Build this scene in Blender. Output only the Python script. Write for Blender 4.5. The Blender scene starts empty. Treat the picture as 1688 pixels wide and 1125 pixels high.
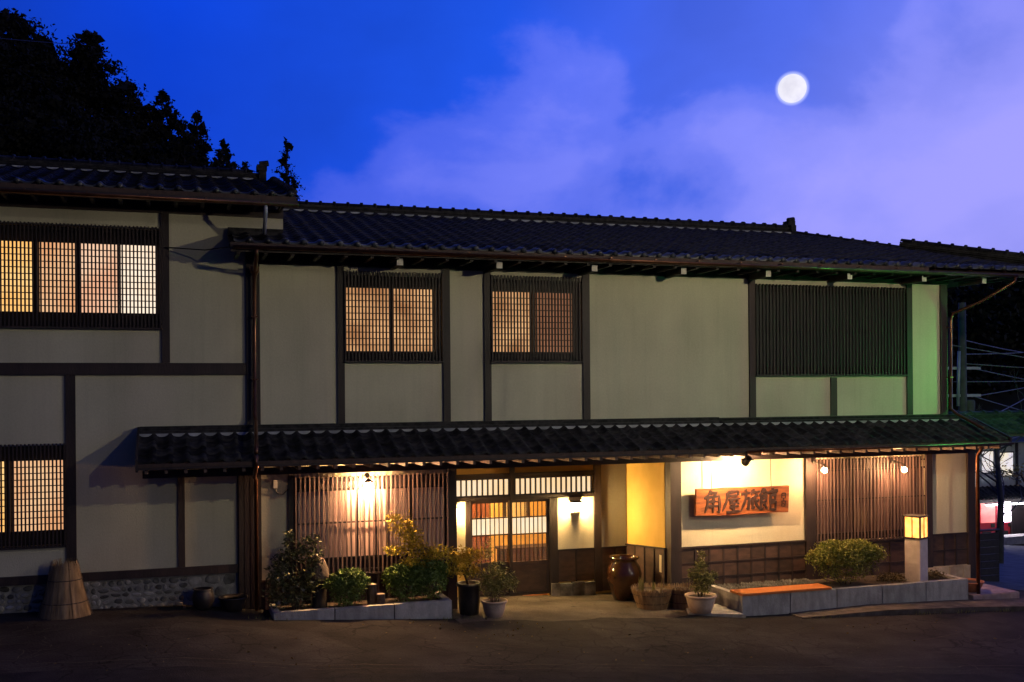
import bpy, math, random
import numpy as np
from mathutils import Vector, Matrix

# ------------------------------------------------------------------ camera
S = bpy.context.scene
COL = S.collection
TH = math.radians(71.8796)
FWD = Vector((math.cos(TH), math.sin(TH), 0)); RGT = Vector((math.sin(TH), -math.cos(TH), 0)); UPV = Vector((0, 0, 1))
ROLL = math.radians(0.45)
cd = bpy.data.cameras.new('camera'); cam = bpy.data.objects.new('camera', cd); COL.objects.link(cam)
cd.sensor_width = 36; cd.lens = 36.68; cd.shift_y = 0.0507; cd.clip_start = 0.1; cd.clip_end = 6000
ax = RGT * math.cos(ROLL) - UPV * math.sin(ROLL); ay = RGT * math.sin(ROLL) + UPV * math.cos(ROLL); az = -FWD
M = Matrix((ax, ay, az)).transposed().to_4x4(); M.translation = Vector((-6.176, -19.023, 3.84))
cam.matrix_world = M
S.camera = cam
S.render.resolution_x, S.render.resolution_y = 1024, 682
S.render.engine = 'CYCLES'
S.cycles.use_denoising = True
S.cycles.max_bounces = 6
S.cycles.sample_clamp_indirect = 4
S.view_settings.view_transform = 'Standard'; S.view_settings.look = 'None'
S.view_settings.gamma = 1; S.view_settings.exposure = 0; S.view_settings.use_curve_mapping = False

# ------------------------------------------------------------------ light from afar: low lamp-like sun from the front right
SUN_DIR = Vector((-0.55, 1.0, -0.235)).normalized()          # the way the light travels
sl = bpy.data.lights.new('sun', 'SUN'); sl.energy = 0.14; sl.angle = math.radians(0.6); sl.color = (1.0, 0.9, 0.62)
so = bpy.data.objects.new('sun', sl); COL.objects.link(so)
so.rotation_euler = SUN_DIR.to_track_quat('-Z', 'Y').to_euler()
sun_el = math.asin(-SUN_DIR.z); sun_az = math.atan2(-SUN_DIR.x, -SUN_DIR.y)

# ------------------------------------------------------------------ dusk sky
MOON_DIR = Vector((997.0, 1519.0, 508.1)).normalized()
GLOW = Vector((0.80, 0.60, 0.10)).normalized()
w = bpy.data.worlds.new('World'); S.world = w; w.use_nodes = True
nt = w.node_tree; nt.nodes.clear()
def N(t, **k):
    n = nt.nodes.new(t)
    for a, v in k.items(): setattr(n, a, v)
    return n
def LK(a, b): nt.links.new(a, b)
tc = N('ShaderNodeTexCoord'); D = tc.outputs['Generated']
def vmath(op, a, b):
    n = N('ShaderNodeVectorMath', operation=op); LK(a, n.inputs[0])
    n.inputs[1].default_value = b
    return n
def fmath(op, a, b=None, c=None):
    n = N('ShaderNodeMath', operation=op)
    for i, v in enumerate((a, b, c)):
        if v is None: continue
        if isinstance(v, (int, float)): n.inputs[i].default_value = v
        else: LK(v, n.inputs[i])
    return n.outputs[0]
def ramp(fac, stops, interp='LINEAR'):
    r = N('ShaderNodeValToRGB'); r.color_ramp.interpolation = interp
    e = r.color_ramp.elements
    while len(e) < len(stops): e.new(0.5)
    for i, (p, c) in enumerate(stops): e[i].position = p; e[i].color = (*c, 1)
    LK(fac, r.inputs[0]); return r.outputs[0]
glow = vmath('DOT_PRODUCT', D, GLOW).outputs['Value']
gfac = fmath('MULTIPLY_ADD', glow, 0.5, 0.5)                   # 0 behind the camera .. 1 at the afterglow
base = ramp(gfac, [(0.0, (0.006, 0.014, 0.065)), (0.5, (0.006, 0.016, 0.11)), (0.70, (0.003, 0.038, 0.44)), (0.80, (0.0012, 0.050, 0.66)),
                   (0.90, (0.012, 0.090, 0.80)), (0.96, (0.09, 0.17, 0.94)), (1.0, (0.30, 0.32, 1.0))])
# soft broken cloud: a billowing bank low down, thin wisps above
mp = N('ShaderNodeMapping'); mp.inputs['Scale'].default_value = (1.0, 1.0, 1.5); mp.inputs['Location'].default_value = (3.1, 0.3, 1.7)
LK(D, mp.inputs['Vector'])
n1 = N('ShaderNodeTexNoise'); n1.inputs['Scale'].default_value = 4.2; n1.inputs['Detail'].default_value = 7; n1.inputs['Roughness'].default_value = 0.5
n1.inputs['Distortion'].default_value = 0.25
LK(mp.outputs[0], n1.inputs['Vector'])
sep = N('ShaderNodeSeparateXYZ'); LK(D, sep.inputs[0])
azr = vmath('DOT_PRODUCT', D, Vector((0.95, -0.31, 0)))                 # grows to the right
line = fmath('MULTIPLY_ADD', azr.outputs['Value'], 0.32, 0.19)        # height of the cloud tops
hgt = fmath('SUBTRACT', line, sep.outputs['Z'])
n2 = N('ShaderNodeTexNoise'); n2.inputs['Scale'].default_value = 11; n2.inputs['Detail'].default_value = 8; n2.inputs['Roughness'].default_value = 0.6
LK(mp.outputs[0], n2.inputs['Vector'])
dens0 = fmath('MULTIPLY_ADD', hgt, 3.0, fmath('MULTIPLY_ADD', n1.outputs['Fac'], 3.0, -1.22))
dens = fmath('MULTIPLY_ADD', n2.outputs['Fac'], 0.55, fmath('SUBTRACT', dens0, 0.25))
cl = ramp(dens, [(0.0, (0, 0, 0)), (0.30, (0.34, 0.34, 0.34)), (0.62, (0.66, 0.66, 0.66)), (1.0, (1, 1, 1))], 'EASE')
cr = ramp(gfac, [(0.0, (0.02, 0.02, 0.02)), (0.74, (0.05, 0.05, 0.05)), (0.82, (0.26, 0.26, 0.26)), (0.93, (0.60, 0.60, 0.60)), (1.0, (0.95, 0.95, 0.95))])
cm = N('ShaderNodeMix', data_type='RGBA'); cm.blend_type = 'MIX'
cf = fmath('MULTIPLY', cl, cr)
mot = N('ShaderNodeMapRange'); mot.inputs['From Min'].default_value = 0.3; mot.inputs['From Max'].default_value = 0.7; mot.inputs['To Min'].default_value = 0.82; mot.inputs['To Max'].default_value = 1.14
LK(n1.outputs['Fac'], mot.inputs['Value'])
mm = N('ShaderNodeMix', data_type='RGBA'); mm.blend_type = 'MULTIPLY'; mm.inputs['Factor'].default_value = 1.0
LK(base, mm.inputs['A']); LK(mot.outputs[0], mm.inputs['B']); base = mm.outputs['Result']
LK(cf, cm.inputs['Factor']); LK(base, cm.inputs['A']); cm.inputs['B'].default_value = (0.38, 0.36, 1.0, 1)
# physical sky at night level, the same direction as the lamp
sk = N('ShaderNodeTexSky', sky_type='NISHITA'); sk.sun_disc = False; sk.sun_elevation = sun_el; sk.sun_rotation = sun_az
hs = N('ShaderNodeMix', data_type='RGBA'); hs.blend_type = 'ADD'; hs.inputs['Factor'].default_value = 0.0015
LK(cm.outputs['Result'], hs.inputs['A']); LK(sk.outputs[0], hs.inputs['B'])
# faint corona of the moon in the thin cloud
md = vmath('DOT_PRODUCT', D, MOON_DIR).outputs['Value']
mrn = N('ShaderNodeMapRange'); mrn.interpolation_type = 'SMOOTHSTEP'; mrn.inputs['From Min'].default_value = 0.999875; mrn.inputs['From Max'].default_value = 0.999935
LK(md, mrn.inputs['Value'])
cor = ramp(mrn.outputs[0], [(0.0, (0, 0, 0)), (1.0, (0.42, 0.42, 0.26))])
ad = N('ShaderNodeMix', data_type='RGBA'); ad.blend_type = 'ADD'; ad.inputs['Factor'].default_value = 1.0
LK(hs.outputs['Result'], ad.inputs['A']); LK(cor, ad.inputs['B'])
bg = N('ShaderNodeBackground'); bg.inputs['Strength'].default_value = 1.0
LK(ad.outputs['Result'], bg.inputs['Color'])
wo = N('ShaderNodeOutputWorld'); LK(bg.outputs[0], wo.inputs['Surface'])

# ------------------------------------------------------------------ materials
def mat(name, col, rough=0.7, col2=None, scale=6.0, stretch=(1, 1, 1), bump=0.0, bscale=None, metal=0.0, spec=0.5, detail=5, spread=(0.35, 0.7), coat=0.0, per_object=0.0):
    m = bpy.data.materials.new(name); m.use_nodes = True
    t = m.node_tree; b = t.nodes['Principled BSDF']
    b.inputs['Roughness'].default_value = rough; b.inputs['Metallic'].default_value = metal
    b.inputs['Specular IOR Level'].default_value = spec; b.inputs['Coat Weight'].default_value = coat
    b.inputs['Base Color'].default_value = (*col, 1)
    g = t.nodes.new('ShaderNodeNewGeometry'); mpn = t.nodes.new('ShaderNodeMapping'); mpn.inputs['Scale'].default_value = stretch
    t.links.new(g.outputs['Position'], mpn.inputs['Vector'])
    out = None
    if col2 is not None:
        n = t.nodes.new('ShaderNodeTexNoise'); n.inputs['Scale'].default_value = scale; n.inputs['Detail'].default_value = detail
        t.links.new(mpn.outputs[0], n.inputs['Vector'])
        r = t.nodes.new('ShaderNodeValToRGB'); r.color_ramp.elements[0].position = spread[0]; r.color_ramp.elements[1].position = spread[1]
        r.color_ramp.elements[0].color = (*col, 1); r.color_ramp.elements[1].color = (*col2, 1)
        t.links.new(n.outputs['Fac'], r.inputs[0]); out = r.outputs[0]
        if per_object > 0:
            oi = t.nodes.new('ShaderNodeObjectInfo'); mr = t.nodes.new('ShaderNodeMapRange')
            mr.inputs['To Min'].default_value = 1 - per_object; mr.inputs['To Max'].default_value = 1 + per_object
            t.links.new(oi.outputs['Random'], mr.inputs['Value'])
            mx = t.nodes.new('ShaderNodeMix'); mx.data_type = 'RGBA'; mx.blend_type = 'MULTIPLY'; mx.inputs['Factor'].default_value = 1
            t.links.new(out, mx.inputs['A']); t.links.new(mr.outputs[0], mx.inputs['B']); out = mx.outputs['Result']
        t.links.new(out, b.inputs['Base Color'])
    if bump > 0:
        n2 = t.nodes.new('ShaderNodeTexNoise'); n2.inputs['Scale'].default_value = bscale or scale * 4; n2.inputs['Detail'].default_value = 4
        t.links.new(mpn.outputs[0], n2.inputs['Vector'])
        bp = t.nodes.new('ShaderNodeBump'); bp.inputs['Strength'].default_value = bump; bp.inputs['Distance'].default_value = 0.02
        t.links.new(n2.outputs['Fac'], bp.inputs['Height']); t.links.new(bp.outputs[0], b.inputs['Normal'])
    return m
def emit(name, col, strength, col2=None, scale=2.0):
    m = bpy.data.materials.new(name); m.use_nodes = True
    t = m.node_tree; b = t.nodes['Principled BSDF']; b.inputs['Base Color'].default_value = (0.6, 0.55, 0.45, 1); b.inputs['Roughness'].default_value = 0.8
    b.inputs['Emission Color'].default_value = (*col, 1); b.inputs['Emission Strength'].default_value = strength
    if col2:
        g = t.nodes.new('ShaderNodeNewGeometry'); n = t.nodes.new('ShaderNodeTexNoise'); n.inputs['Scale'].default_value = scale; n.inputs['Detail'].default_value = 3
        t.links.new(g.outputs['Position'], n.inputs['Vector'])
        r = t.nodes.new('ShaderNodeValToRGB'); r.color_ramp.elements[0].position = 0.35; r.color_ramp.elements[1].position = 0.68
        r.color_ramp.elements[0].color = (*col, 1); r.color_ramp.elements[1].color = (*col2, 1)
        t.links.new(n.outputs['Fac'], r.inputs[0]); t.links.new(r.outputs[0], b.inputs['Emission Color'])
    return m
MT = dict(
    plaster=mat('plaster', (0.51, 0.475, 0.36), 0.9, (0.61, 0.57, 0.44), 1.1, (1, 1, 0.55), 0.25, 55),
    plaster_white=mat('plaster_white', (0.68, 0.60, 0.43), 0.9, (0.76, 0.69, 0.52), 1.6, (1, 1, 1), 0.2, 60),
    plaster_ochre=mat('plaster_ochre', (0.60, 0.38, 0.085), 0.9, (0.68, 0.45, 0.12), 1.8, (1, 1, 1), 0.25, 60),
    timber=mat('timber', (0.016, 0.009, 0.010), 0.62, (0.034, 0.019, 0.019), 5, (1, 1, 0.25), 0.3, 40, per_object=0.3),
    slat=mat('slat_wood', (0.085, 0.052, 0.049), 0.55, (0.150, 0.096, 0.088), 7, (3, 3, 0.3), 0.2, 40, per_object=0.35),
    board=mat('board_wood', (0.040, 0.022, 0.018), 0.65, (0.08, 0.043, 0.033), 4, (1, 1, 2.5), 0.3, 50, per_object=0.3),
    soffit=mat('soffit_wood', (0.040, 0.022, 0.016), 0.75, (0.075, 0.042, 0.03), 3, (4, 1, 1)),
    tile=mat('roof_tile_clay', (0.012, 0.0115, 0.012), 0.55, (0.036, 0.034, 0.035), 9, (1, 1, 1), 0.2, 60, spec=0.08, per_object=0.55),
    eave_lamplit=mat('eave_tile_lamplit', (0.026, 0.028, 0.03), 0.42, (0.07, 0.073, 0.076), 6, (1, 1, 1), 0.2, 60, spec=0.5, per_object=0.6),  # same clay as the roof, lightened to paint lamplight on the eave row
    lime=mat('lime_mortar', (0.26, 0.27, 0.29), 0.9, (0.42, 0.43, 0.45), 6, (1, 1, 1), 0.3, 40, per_object=0.3),
    kerbstone=mat('kerb_concrete', (0.07, 0.058, 0.05), 0.9, (0.15, 0.128, 0.11), 5, (1, 1, 1), 0.5, 30, spec=0.15),
    copper=mat('gutter_copper', (0.11, 0.045, 0.026), 0.34, (0.20, 0.085, 0.048), 5, (1, 1, 1), metal=0.75),
    white_end=mat('painted_end', (0.55, 0.50, 0.46), 0.8, (0.72, 0.67, 0.62), 9),
    concrete=mat('concrete', (0.36, 0.345, 0.32), 0.88, (0.54, 0.52, 0.485), 7, (1, 1, 0.5), 0.5, 45, per_object=0.12),
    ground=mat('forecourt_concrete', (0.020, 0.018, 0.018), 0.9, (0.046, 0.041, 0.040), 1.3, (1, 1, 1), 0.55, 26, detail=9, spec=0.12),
    apron=mat('lamplit_apron_concrete', (0.065, 0.055, 0.047), 0.9, (0.13, 0.112, 0.098), 1.6, (1, 1, 1), 0.5, 26, detail=9, spec=0.15),  # concrete whose paler tone also paints the entrance lamps' pool of light
    street=mat('lit_street_asphalt', (0.10, 0.10, 0.105), 0.9, (0.17, 0.17, 0.175), 2, (1, 1, 1), 0.4, 40, spec=0.15),  # asphalt paled so the far road looks lit
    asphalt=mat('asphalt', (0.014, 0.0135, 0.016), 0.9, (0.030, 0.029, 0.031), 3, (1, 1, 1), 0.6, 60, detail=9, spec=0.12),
    stone=mat('foundation_stone', (0.08, 0.077, 0.07), 0.85, (0.34, 0.325, 0.30), 4, (1, 1, 1), 0.5, 22, per_object=0.65),
    darkstone=mat('dark_shaft_stone', (0.03, 0.024, 0.02), 0.9, (0.06, 0.048, 0.04), 7),
    capstone=mat('cap_stone', (0.10, 0.075, 0.055), 0.9, (0.17, 0.13, 0.10), 7, (1, 1, 1), 0.4, 30),
    mortar=mat('mortar', (0.20, 0.195, 0.18), 0.95, (0.32, 0.31, 0.285), 10, (1, 1, 1), 0.4, 40),
    pale_stone=mat('pale_base_stone', (0.42, 0.34, 0.24), 0.85, (0.58, 0.49, 0.37), 6, (1, 1, 1), 0.4, 30, per_object=0.2),
    soil=mat('soil', (0.035, 0.025, 0.018), 0.95, (0.075, 0.055, 0.04), 12, (1, 1, 1), 0.8, 40),
    straw=mat('straw', (0.20, 0.13, 0.07), 0.85, (0.36, 0.25, 0.14), 14, (1, 1, 0.2)),
    rope=mat('rope', (0.05, 0.035, 0.03), 0.9, (0.09, 0.065, 0.05), 20),
    jar=mat('glazed_jar', (0.045, 0.016, 0.008), 0.14, (0.11, 0.040, 0.015), 3, (1, 1, 1), spec=0.6, coat=0.5),
    darkpot=mat('dark_pot', (0.014, 0.011, 0.012), 0.45, (0.03, 0.022, 0.02), 5),
    palepot=mat('pale_clay_pot', (0.42, 0.31, 0.23), 0.8, (0.55, 0.43, 0.34), 6, (1, 1, 1), 0.2, 40),
    terracotta=mat('terracotta', (0.33, 0.11, 0.05), 0.75, (0.42, 0.16, 0.08), 8),
    stem=mat('stem_bark', (0.06, 0.04, 0.025), 0.85, (0.11, 0.075, 0.05), 10),
    signwood=mat('sign_wood', (0.15, 0.040, 0.012), 0.6, (0.40, 0.115, 0.030), 3, (0.9, 1, 5), 0.4, 30),
    ink=mat('brushed_ink', (0.022, 0.008, 0.007), 0.6, (0.055, 0.020, 0.015), 14),
    benchwood=mat('bench_wood', (0.50, 0.145, 0.028), 0.5, (0.62, 0.21, 0.05), 3, (0.5, 6, 1), 0.15, 20),
    iron=mat('black_iron', (0.012, 0.011, 0.011), 0.5, (0.025, 0.022, 0.02), 10),
    pillar=mat('lantern_pillar', (0.58, 0.48, 0.42), 0.8, (0.68, 0.58, 0.51), 8, (1, 1, 1), 0.3, 50),
    pinktile=mat('pink_tile', (0.34, 0.24, 0.22), 0.7, (0.46, 0.34, 0.31), 6, per_object=0.15),
    mauve=mat('dim_shoji', (0.46, 0.31, 0.29), 0.42, (0.56, 0.40, 0.37), 2.5, (1, 1, 0.4), spec=0.4),
    darkglass=mat('dark_glass', (0.10, 0.062, 0.066), 0.16, (0.15, 0.10, 0.10), 1.5, spec=0.7),
    blackpanel=mat('unlit_pane', (0.012, 0.012, 0.014), 0.4, (0.02, 0.02, 0.022), 3),
    room=mat('room_wall', (0.68, 0.44, 0.13), 0.9, (0.75, 0.52, 0.19), 2),
    curtain=mat('brown_curtain', (0.13, 0.035, 0.015), 0.9, (0.20, 0.06, 0.025), 3, (6, 1, 1)),
    bark=mat('tree_bark', (0.03, 0.022, 0.017), 0.95, (0.06, 0.045, 0.035), 6, (1, 1, 0.3)),
    hill=mat('hill_soil', (0.020, 0.022, 0.014), 1.0, (0.035, 0.034, 0.022), 0.3),
    needles=mat('cedar_foliage', (0.018, 0.018, 0.013), 0.9, (0.034, 0.032, 0.022), 0.6, spec=0.1),
    darkleaf=mat('dark_leaf', (0.030, 0.036, 0.022), 0.8, (0.05, 0.05, 0.03), 0.5, spec=0.1),
    box_leaf=mat('hedge_leaf', (0.07, 0.13, 0.022), 0.55, (0.15, 0.22, 0.04), 9, spec=0.4),
    yel_leaf=mat('yellow_green_leaf', (0.13, 0.15, 0.022), 0.55, (0.27, 0.26, 0.045), 8, spec=0.4),
    glossy_leaf=mat('glossy_leaf', (0.050, 0.062, 0.022), 0.38, (0.11, 0.115, 0.045), 9, spec=0.5),
    maple_leaf=mat('maple_leaf', (0.31, 0.20, 0.018), 0.7, (0.50, 0.42, 0.045), 3, spec=0.2),
    bamboo_leaf=mat('bamboo_leaf', (0.13, 0.14, 0.035), 0.6, (0.26, 0.25, 0.075), 10, spec=0.3),
    dry_leaf=mat('dry_ground_leaf', (0.10, 0.075, 0.035), 0.8, (0.19, 0.14, 0.07), 10, spec=0.2),
    autumn=mat('autumn_leaf', (0.32, 0.20, 0.06), 0.8, (0.50, 0.36, 0.14), 4),
    farwall=mat('far_plaster', (0.52, 0.54, 0.52), 0.9, (0.64, 0.65, 0.62), 0.8),
    red_metal=mat('red_enamel', (0.42, 0.012, 0.03), 0.35, (0.50, 0.02, 0.04), 2),
    pole=mat('pole_concrete', (0.07, 0.068, 0.066), 0.9, (0.12, 0.117, 0.112), 4),
    wire_gray=mat('grey_wire', (0.13, 0.13, 0.14), 0.6, (0.22, 0.22, 0.23), 3),
    cable=mat('cable_rubber', (0.02, 0.018, 0.018), 0.6, (0.03, 0.028, 0.027), 4),
    galvanized=mat('galvanized_pipe', (0.35, 0.36, 0.40), 0.45, (0.45, 0.46, 0.50), 5, metal=0.3),
    glass=mat('clear_glass', (0.8, 0.8, 0.8), 0.05),
    # things that give off light
    paper_yellow=emit('paper_lit_yellow', (1.0, 0.50, 0.13), 1.15, (1.0, 0.66, 0.26), 1.3),
    paper_orange=emit('paper_lit_orange', (0.90, 0.42, 0.19), 0.95, (1.0, 0.60, 0.32), 1.5),
    paper_pink=emit('paper_lit_pink', (0.92, 0.46, 0.27), 1.0, (1.0, 0.66, 0.44), 1.5),
    paper_white=emit('paper_lit_white', (1.0, 0.72, 0.50), 1.15, (1.0, 0.88, 0.72), 1.2),
    paper_amber=emit('paper_lit_amber', (0.46, 0.20, 0.075), 1.0, (0.92, 0.50, 0.22), 1.7),
    paper_brown=emit('paper_lit_brown', (0.26, 0.10, 0.045), 0.85, (0.40, 0.17, 0.08), 1.2),
    frosted=emit('frosted_lit', (1.0, 0.68, 0.36), 1.05, (1.0, 0.80, 0.54), 1.6),
    bulb=emit('bulb_glass', (1.0, 0.56, 0.25), 1900),
    bulb_entry=emit('entry_bulb', (1.0, 0.64, 0.24), 460),
    bulb_spot=emit('spot_bulb', (1.0, 0.64, 0.30), 2600),
    bulb_small=emit('small_bulb', (1.0, 0.52, 0.22), 1100),
    room_lamp=emit('room_lamp_glass', (1.0, 0.58, 0.18), 480),
    lantern=emit('lantern_paper', (1.0, 0.28, 0.02), 2.0, (1.0, 0.60, 0.13), 9),
    mercury=emit('mercury_lamp_glass', (0.10, 1.0, 0.16), 1200),
    warm_fill=emit('warm_fill_glass', (1.0, 0.87, 0.55), 2900),  # unseen lamp added to brighten the middle of the front wall
    fill_tube=emit('fill_tube_glass', (0.85, 0.92, 1.0), 28),
    display=emit('display_lit', (0.92, 0.85, 1.0), 26),
    red_display=emit('red_display_lit', (0.9, 0.03, 0.05), 0.9, (1.0, 0.16, 0.16), 3),
    farwindow=emit('far_window_lit', (0.85, 0.80, 0.95), 0.9, (1.0, 0.86, 0.62), 1.2),
    moon=emit('moon_surface', (0.82, 0.80, 0.90), 0.95, (0.95, 0.93, 1.0), 0.05),
)
def weather(m, streak=0.16, blotch=0.12):
    # rain streaks and faint blotches in the lime itself
    t = m.node_tree; b = t.nodes['Principled BSDF']; src = b.inputs['Base Color'].links[0].from_socket
    g = t.nodes.new('ShaderNodeNewGeometry')
    for st, sc, amt, lo, hi in (((9, 9, 0.35), 1.0, streak, 0.5, 0.75), ((1, 1, 1), 0.55, blotch, 0.42, 0.68), ((1, 1, 1), 28, 0.10, 0.3, 0.7)):
        mp_ = t.nodes.new('ShaderNodeMapping'); mp_.inputs['Scale'].default_value = st; t.links.new(g.outputs['Position'], mp_.inputs['Vector'])
        n = t.nodes.new('ShaderNodeTexNoise'); n.inputs['Scale'].default_value = sc; n.inputs['Detail'].default_value = 6; t.links.new(mp_.outputs[0], n.inputs['Vector'])
        mr = t.nodes.new('ShaderNodeMapRange'); mr.inputs['From Min'].default_value = lo; mr.inputs['From Max'].default_value = hi; mr.inputs['To Min'].default_value = 1.0; mr.inputs['To Max'].default_value = 1.0 - amt
        t.links.new(n.outputs['Fac'], mr.inputs['Value'])
        mx = t.nodes.new('ShaderNodeMix'); mx.data_type = 'RGBA'; mx.blend_type = 'MULTIPLY'; mx.inputs['Factor'].default_value = 1
        t.links.new(src, mx.inputs['A']); t.links.new(mr.outputs[0], mx.inputs['B']); src = mx.outputs['Result']
    t.links.new(src, b.inputs['Base Color'])
weather(MT['plaster'], 0.07, 0.13); weather(MT['plaster_white'], 0.07, 0.05); weather(MT['farwall'], 0.3, 0.2); weather(MT['concrete'], 0.28, 0.25)
def pave(m, crack_scale, crack_w, patch):
    # grain, patched areas and crazed cracks of old paving
    t = m.node_tree; b = t.nodes['Principled BSDF']; src = b.inputs['Base Color'].links[0].from_socket
    g = t.nodes.new('ShaderNodeNewGeometry')
    def mul(val, src):
        mx = t.nodes.new('ShaderNodeMix'); mx.data_type = 'RGBA'; mx.blend_type = 'MULTIPLY'; mx.inputs['Factor'].default_value = 1
        t.links.new(src, mx.inputs['A']); t.links.new(val, mx.inputs['B']); return mx.outputs['Result']
    def rng_(sock, a, b_, c, d):
        mr = t.nodes.new('ShaderNodeMapRange'); 
        for k, v_ in zip(('From Min', 'From Max', 'To Min', 'To Max'), (a, b_, c, d)): mr.inputs[k].default_value = v_
        t.links.new(sock, mr.inputs['Value']); return mr.outputs[0]
    wn = t.nodes.new('ShaderNodeTexNoise'); wn.inputs['Scale'].default_value = 2.2; wn.inputs['Detail'].default_value = 4; t.links.new(g.outputs['Position'], wn.inputs['Vector'])
    off = t.nodes.new('ShaderNodeVectorMath'); off.operation = 'MULTIPLY_ADD'; off.inputs[1].default_value = (0.5, 0.5, 0); t.links.new(wn.outputs['Color'], off.inputs[0]); t.links.new(g.outputs['Position'], off.inputs[2])
    vo = t.nodes.new('ShaderNodeTexVoronoi'); vo.feature = 'DISTANCE_TO_EDGE'; vo.inputs['Scale'].default_value = crack_scale; t.links.new(off.outputs[0], vo.inputs['Vector'])
    ms = t.nodes.new('ShaderNodeTexNoise'); ms.inputs['Scale'].default_value = 0.45; ms.inputs['Detail'].default_value = 3; t.links.new(g.outputs['Position'], ms.inputs['Vector'])
    ck = rng_(vo.outputs['Distance'], 0.0, crack_w, 0.0, 1.0); mk = rng_(ms.outputs['Fac'], 0.40, 0.55, 0.0, 1.0)
    mxx = t.nodes.new('ShaderNodeMath'); mxx.operation = 'MAXIMUM'; t.links.new(ck, mxx.inputs[0]); t.links.new(mk, mxx.inputs[1])
    src = mul(rng_(mxx.outputs[0], 0, 1, 0.22, 1.0), src)
    gn = t.nodes.new('ShaderNodeTexNoise'); gn.inputs['Scale'].default_value = 75; gn.inputs['Detail'].default_value = 3; t.links.new(g.outputs['Position'], gn.inputs['Vector'])
    src = mul(rng_(gn.outputs['Fac'], 0.35, 0.65, 0.62, 1.45), src)
    v2 = t.nodes.new('ShaderNodeTexVoronoi'); v2.inputs['Scale'].default_value = 0.42; t.links.new(off.outputs[0], v2.inputs['Vector'])
    sp2 = t.nodes.new('ShaderNodeSeparateColor'); t.links.new(v2.outputs['Color'], sp2.inputs[0]); src = mul(rng_(sp2.outputs[0], 0, 1, 1 - patch, 1 + patch), src)
    t.links.new(src, b.inputs['Base Color'])
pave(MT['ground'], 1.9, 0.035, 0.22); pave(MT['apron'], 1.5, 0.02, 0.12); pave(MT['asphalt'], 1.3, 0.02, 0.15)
gm = MT['glass']; gt = gm.node_tree
tr = gt.nodes.new('ShaderNodeBsdfTransparent'); mxs = gt.nodes.new('ShaderNodeMixShader'); mxs.inputs[0].default_value = 0.12
gt.links.new(tr.outputs[0], mxs.inputs[1]); gt.links.new(gt.nodes['Principled BSDF'].outputs[0], mxs.inputs[2])
gt.links.new(mxs.outputs[0], gt.nodes['Material Output'].inputs['Surface'])

# ------------------------------------------------------------------ building blocks
def tag(o, label=None, cat=None, group=None, kind=None):
    if label: o['label'] = label
    if cat: o['category'] = cat
    if group: o['group'] = group
    if kind: o['kind'] = kind
    return o
def empty(name, loc=(0, 0, 0), parent=None):
    o = bpy.data.objects.new(name, None); COL.objects.link(o); o.location = loc; o.empty_display_size = 0.2
    if parent: o.parent = parent
    return o
def put(name, me, material, parent=None, loc=(0, 0, 0), rot=(0, 0, 0)):
    o = bpy.data.objects.new(name, me); COL.objects.link(o)
    if material and not me.materials: me.materials.append(MT[material])
    if parent: o.parent = parent
    o.location = loc; o.rotation_euler = rot
    return o
CACHE = {}
BOXF = [(0, 3, 2, 1), (4, 5, 6, 7), (0, 1, 5, 4), (1, 2, 6, 5), (2, 3, 7, 6), (3, 0, 4, 7)]
def box(name, parent, material, x0, x1, y0, y1, z0, z1):
    """a board; coordinates are in the parent's frame; alike boards share a mesh"""
    k = ('b', round(x1 - x0, 4), round(y1 - y0, 4), round(z1 - z0, 4), material)
    me = CACHE.get(k)
    if me is None:
        hx, hy, hz = (x1 - x0) / 2, (y1 - y0) / 2, (z1 - z0) / 2
        c = min(0.006, 0.2 * min(hx, hy, hz))
        me = bpy.data.meshes.new(name)
        v = [(-hx, -hy, -hz), (hx, -hy, -hz), (hx, hy, -hz), (-hx, hy, -hz), (-hx, -hy, hz), (hx, -hy, hz), (hx, hy, hz), (-hx, hy, hz)]
        me.from_pydata(v, [], BOXF)
        CACHE[k] = me
    return put(name, me, material, parent, ((x0 + x1) / 2, (y0 + y1) / 2, (z0 + z1) / 2))
def mesh(name, verts, faces, smooth=False):
    me = bpy.data.meshes.new(name); me.from_pydata([tuple(map(float, v)) for v in verts], [], faces); me.update()
    if smooth:
        me.polygons.foreach_set('use_smooth', [True] * len(me.polygons))
    return me
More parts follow.
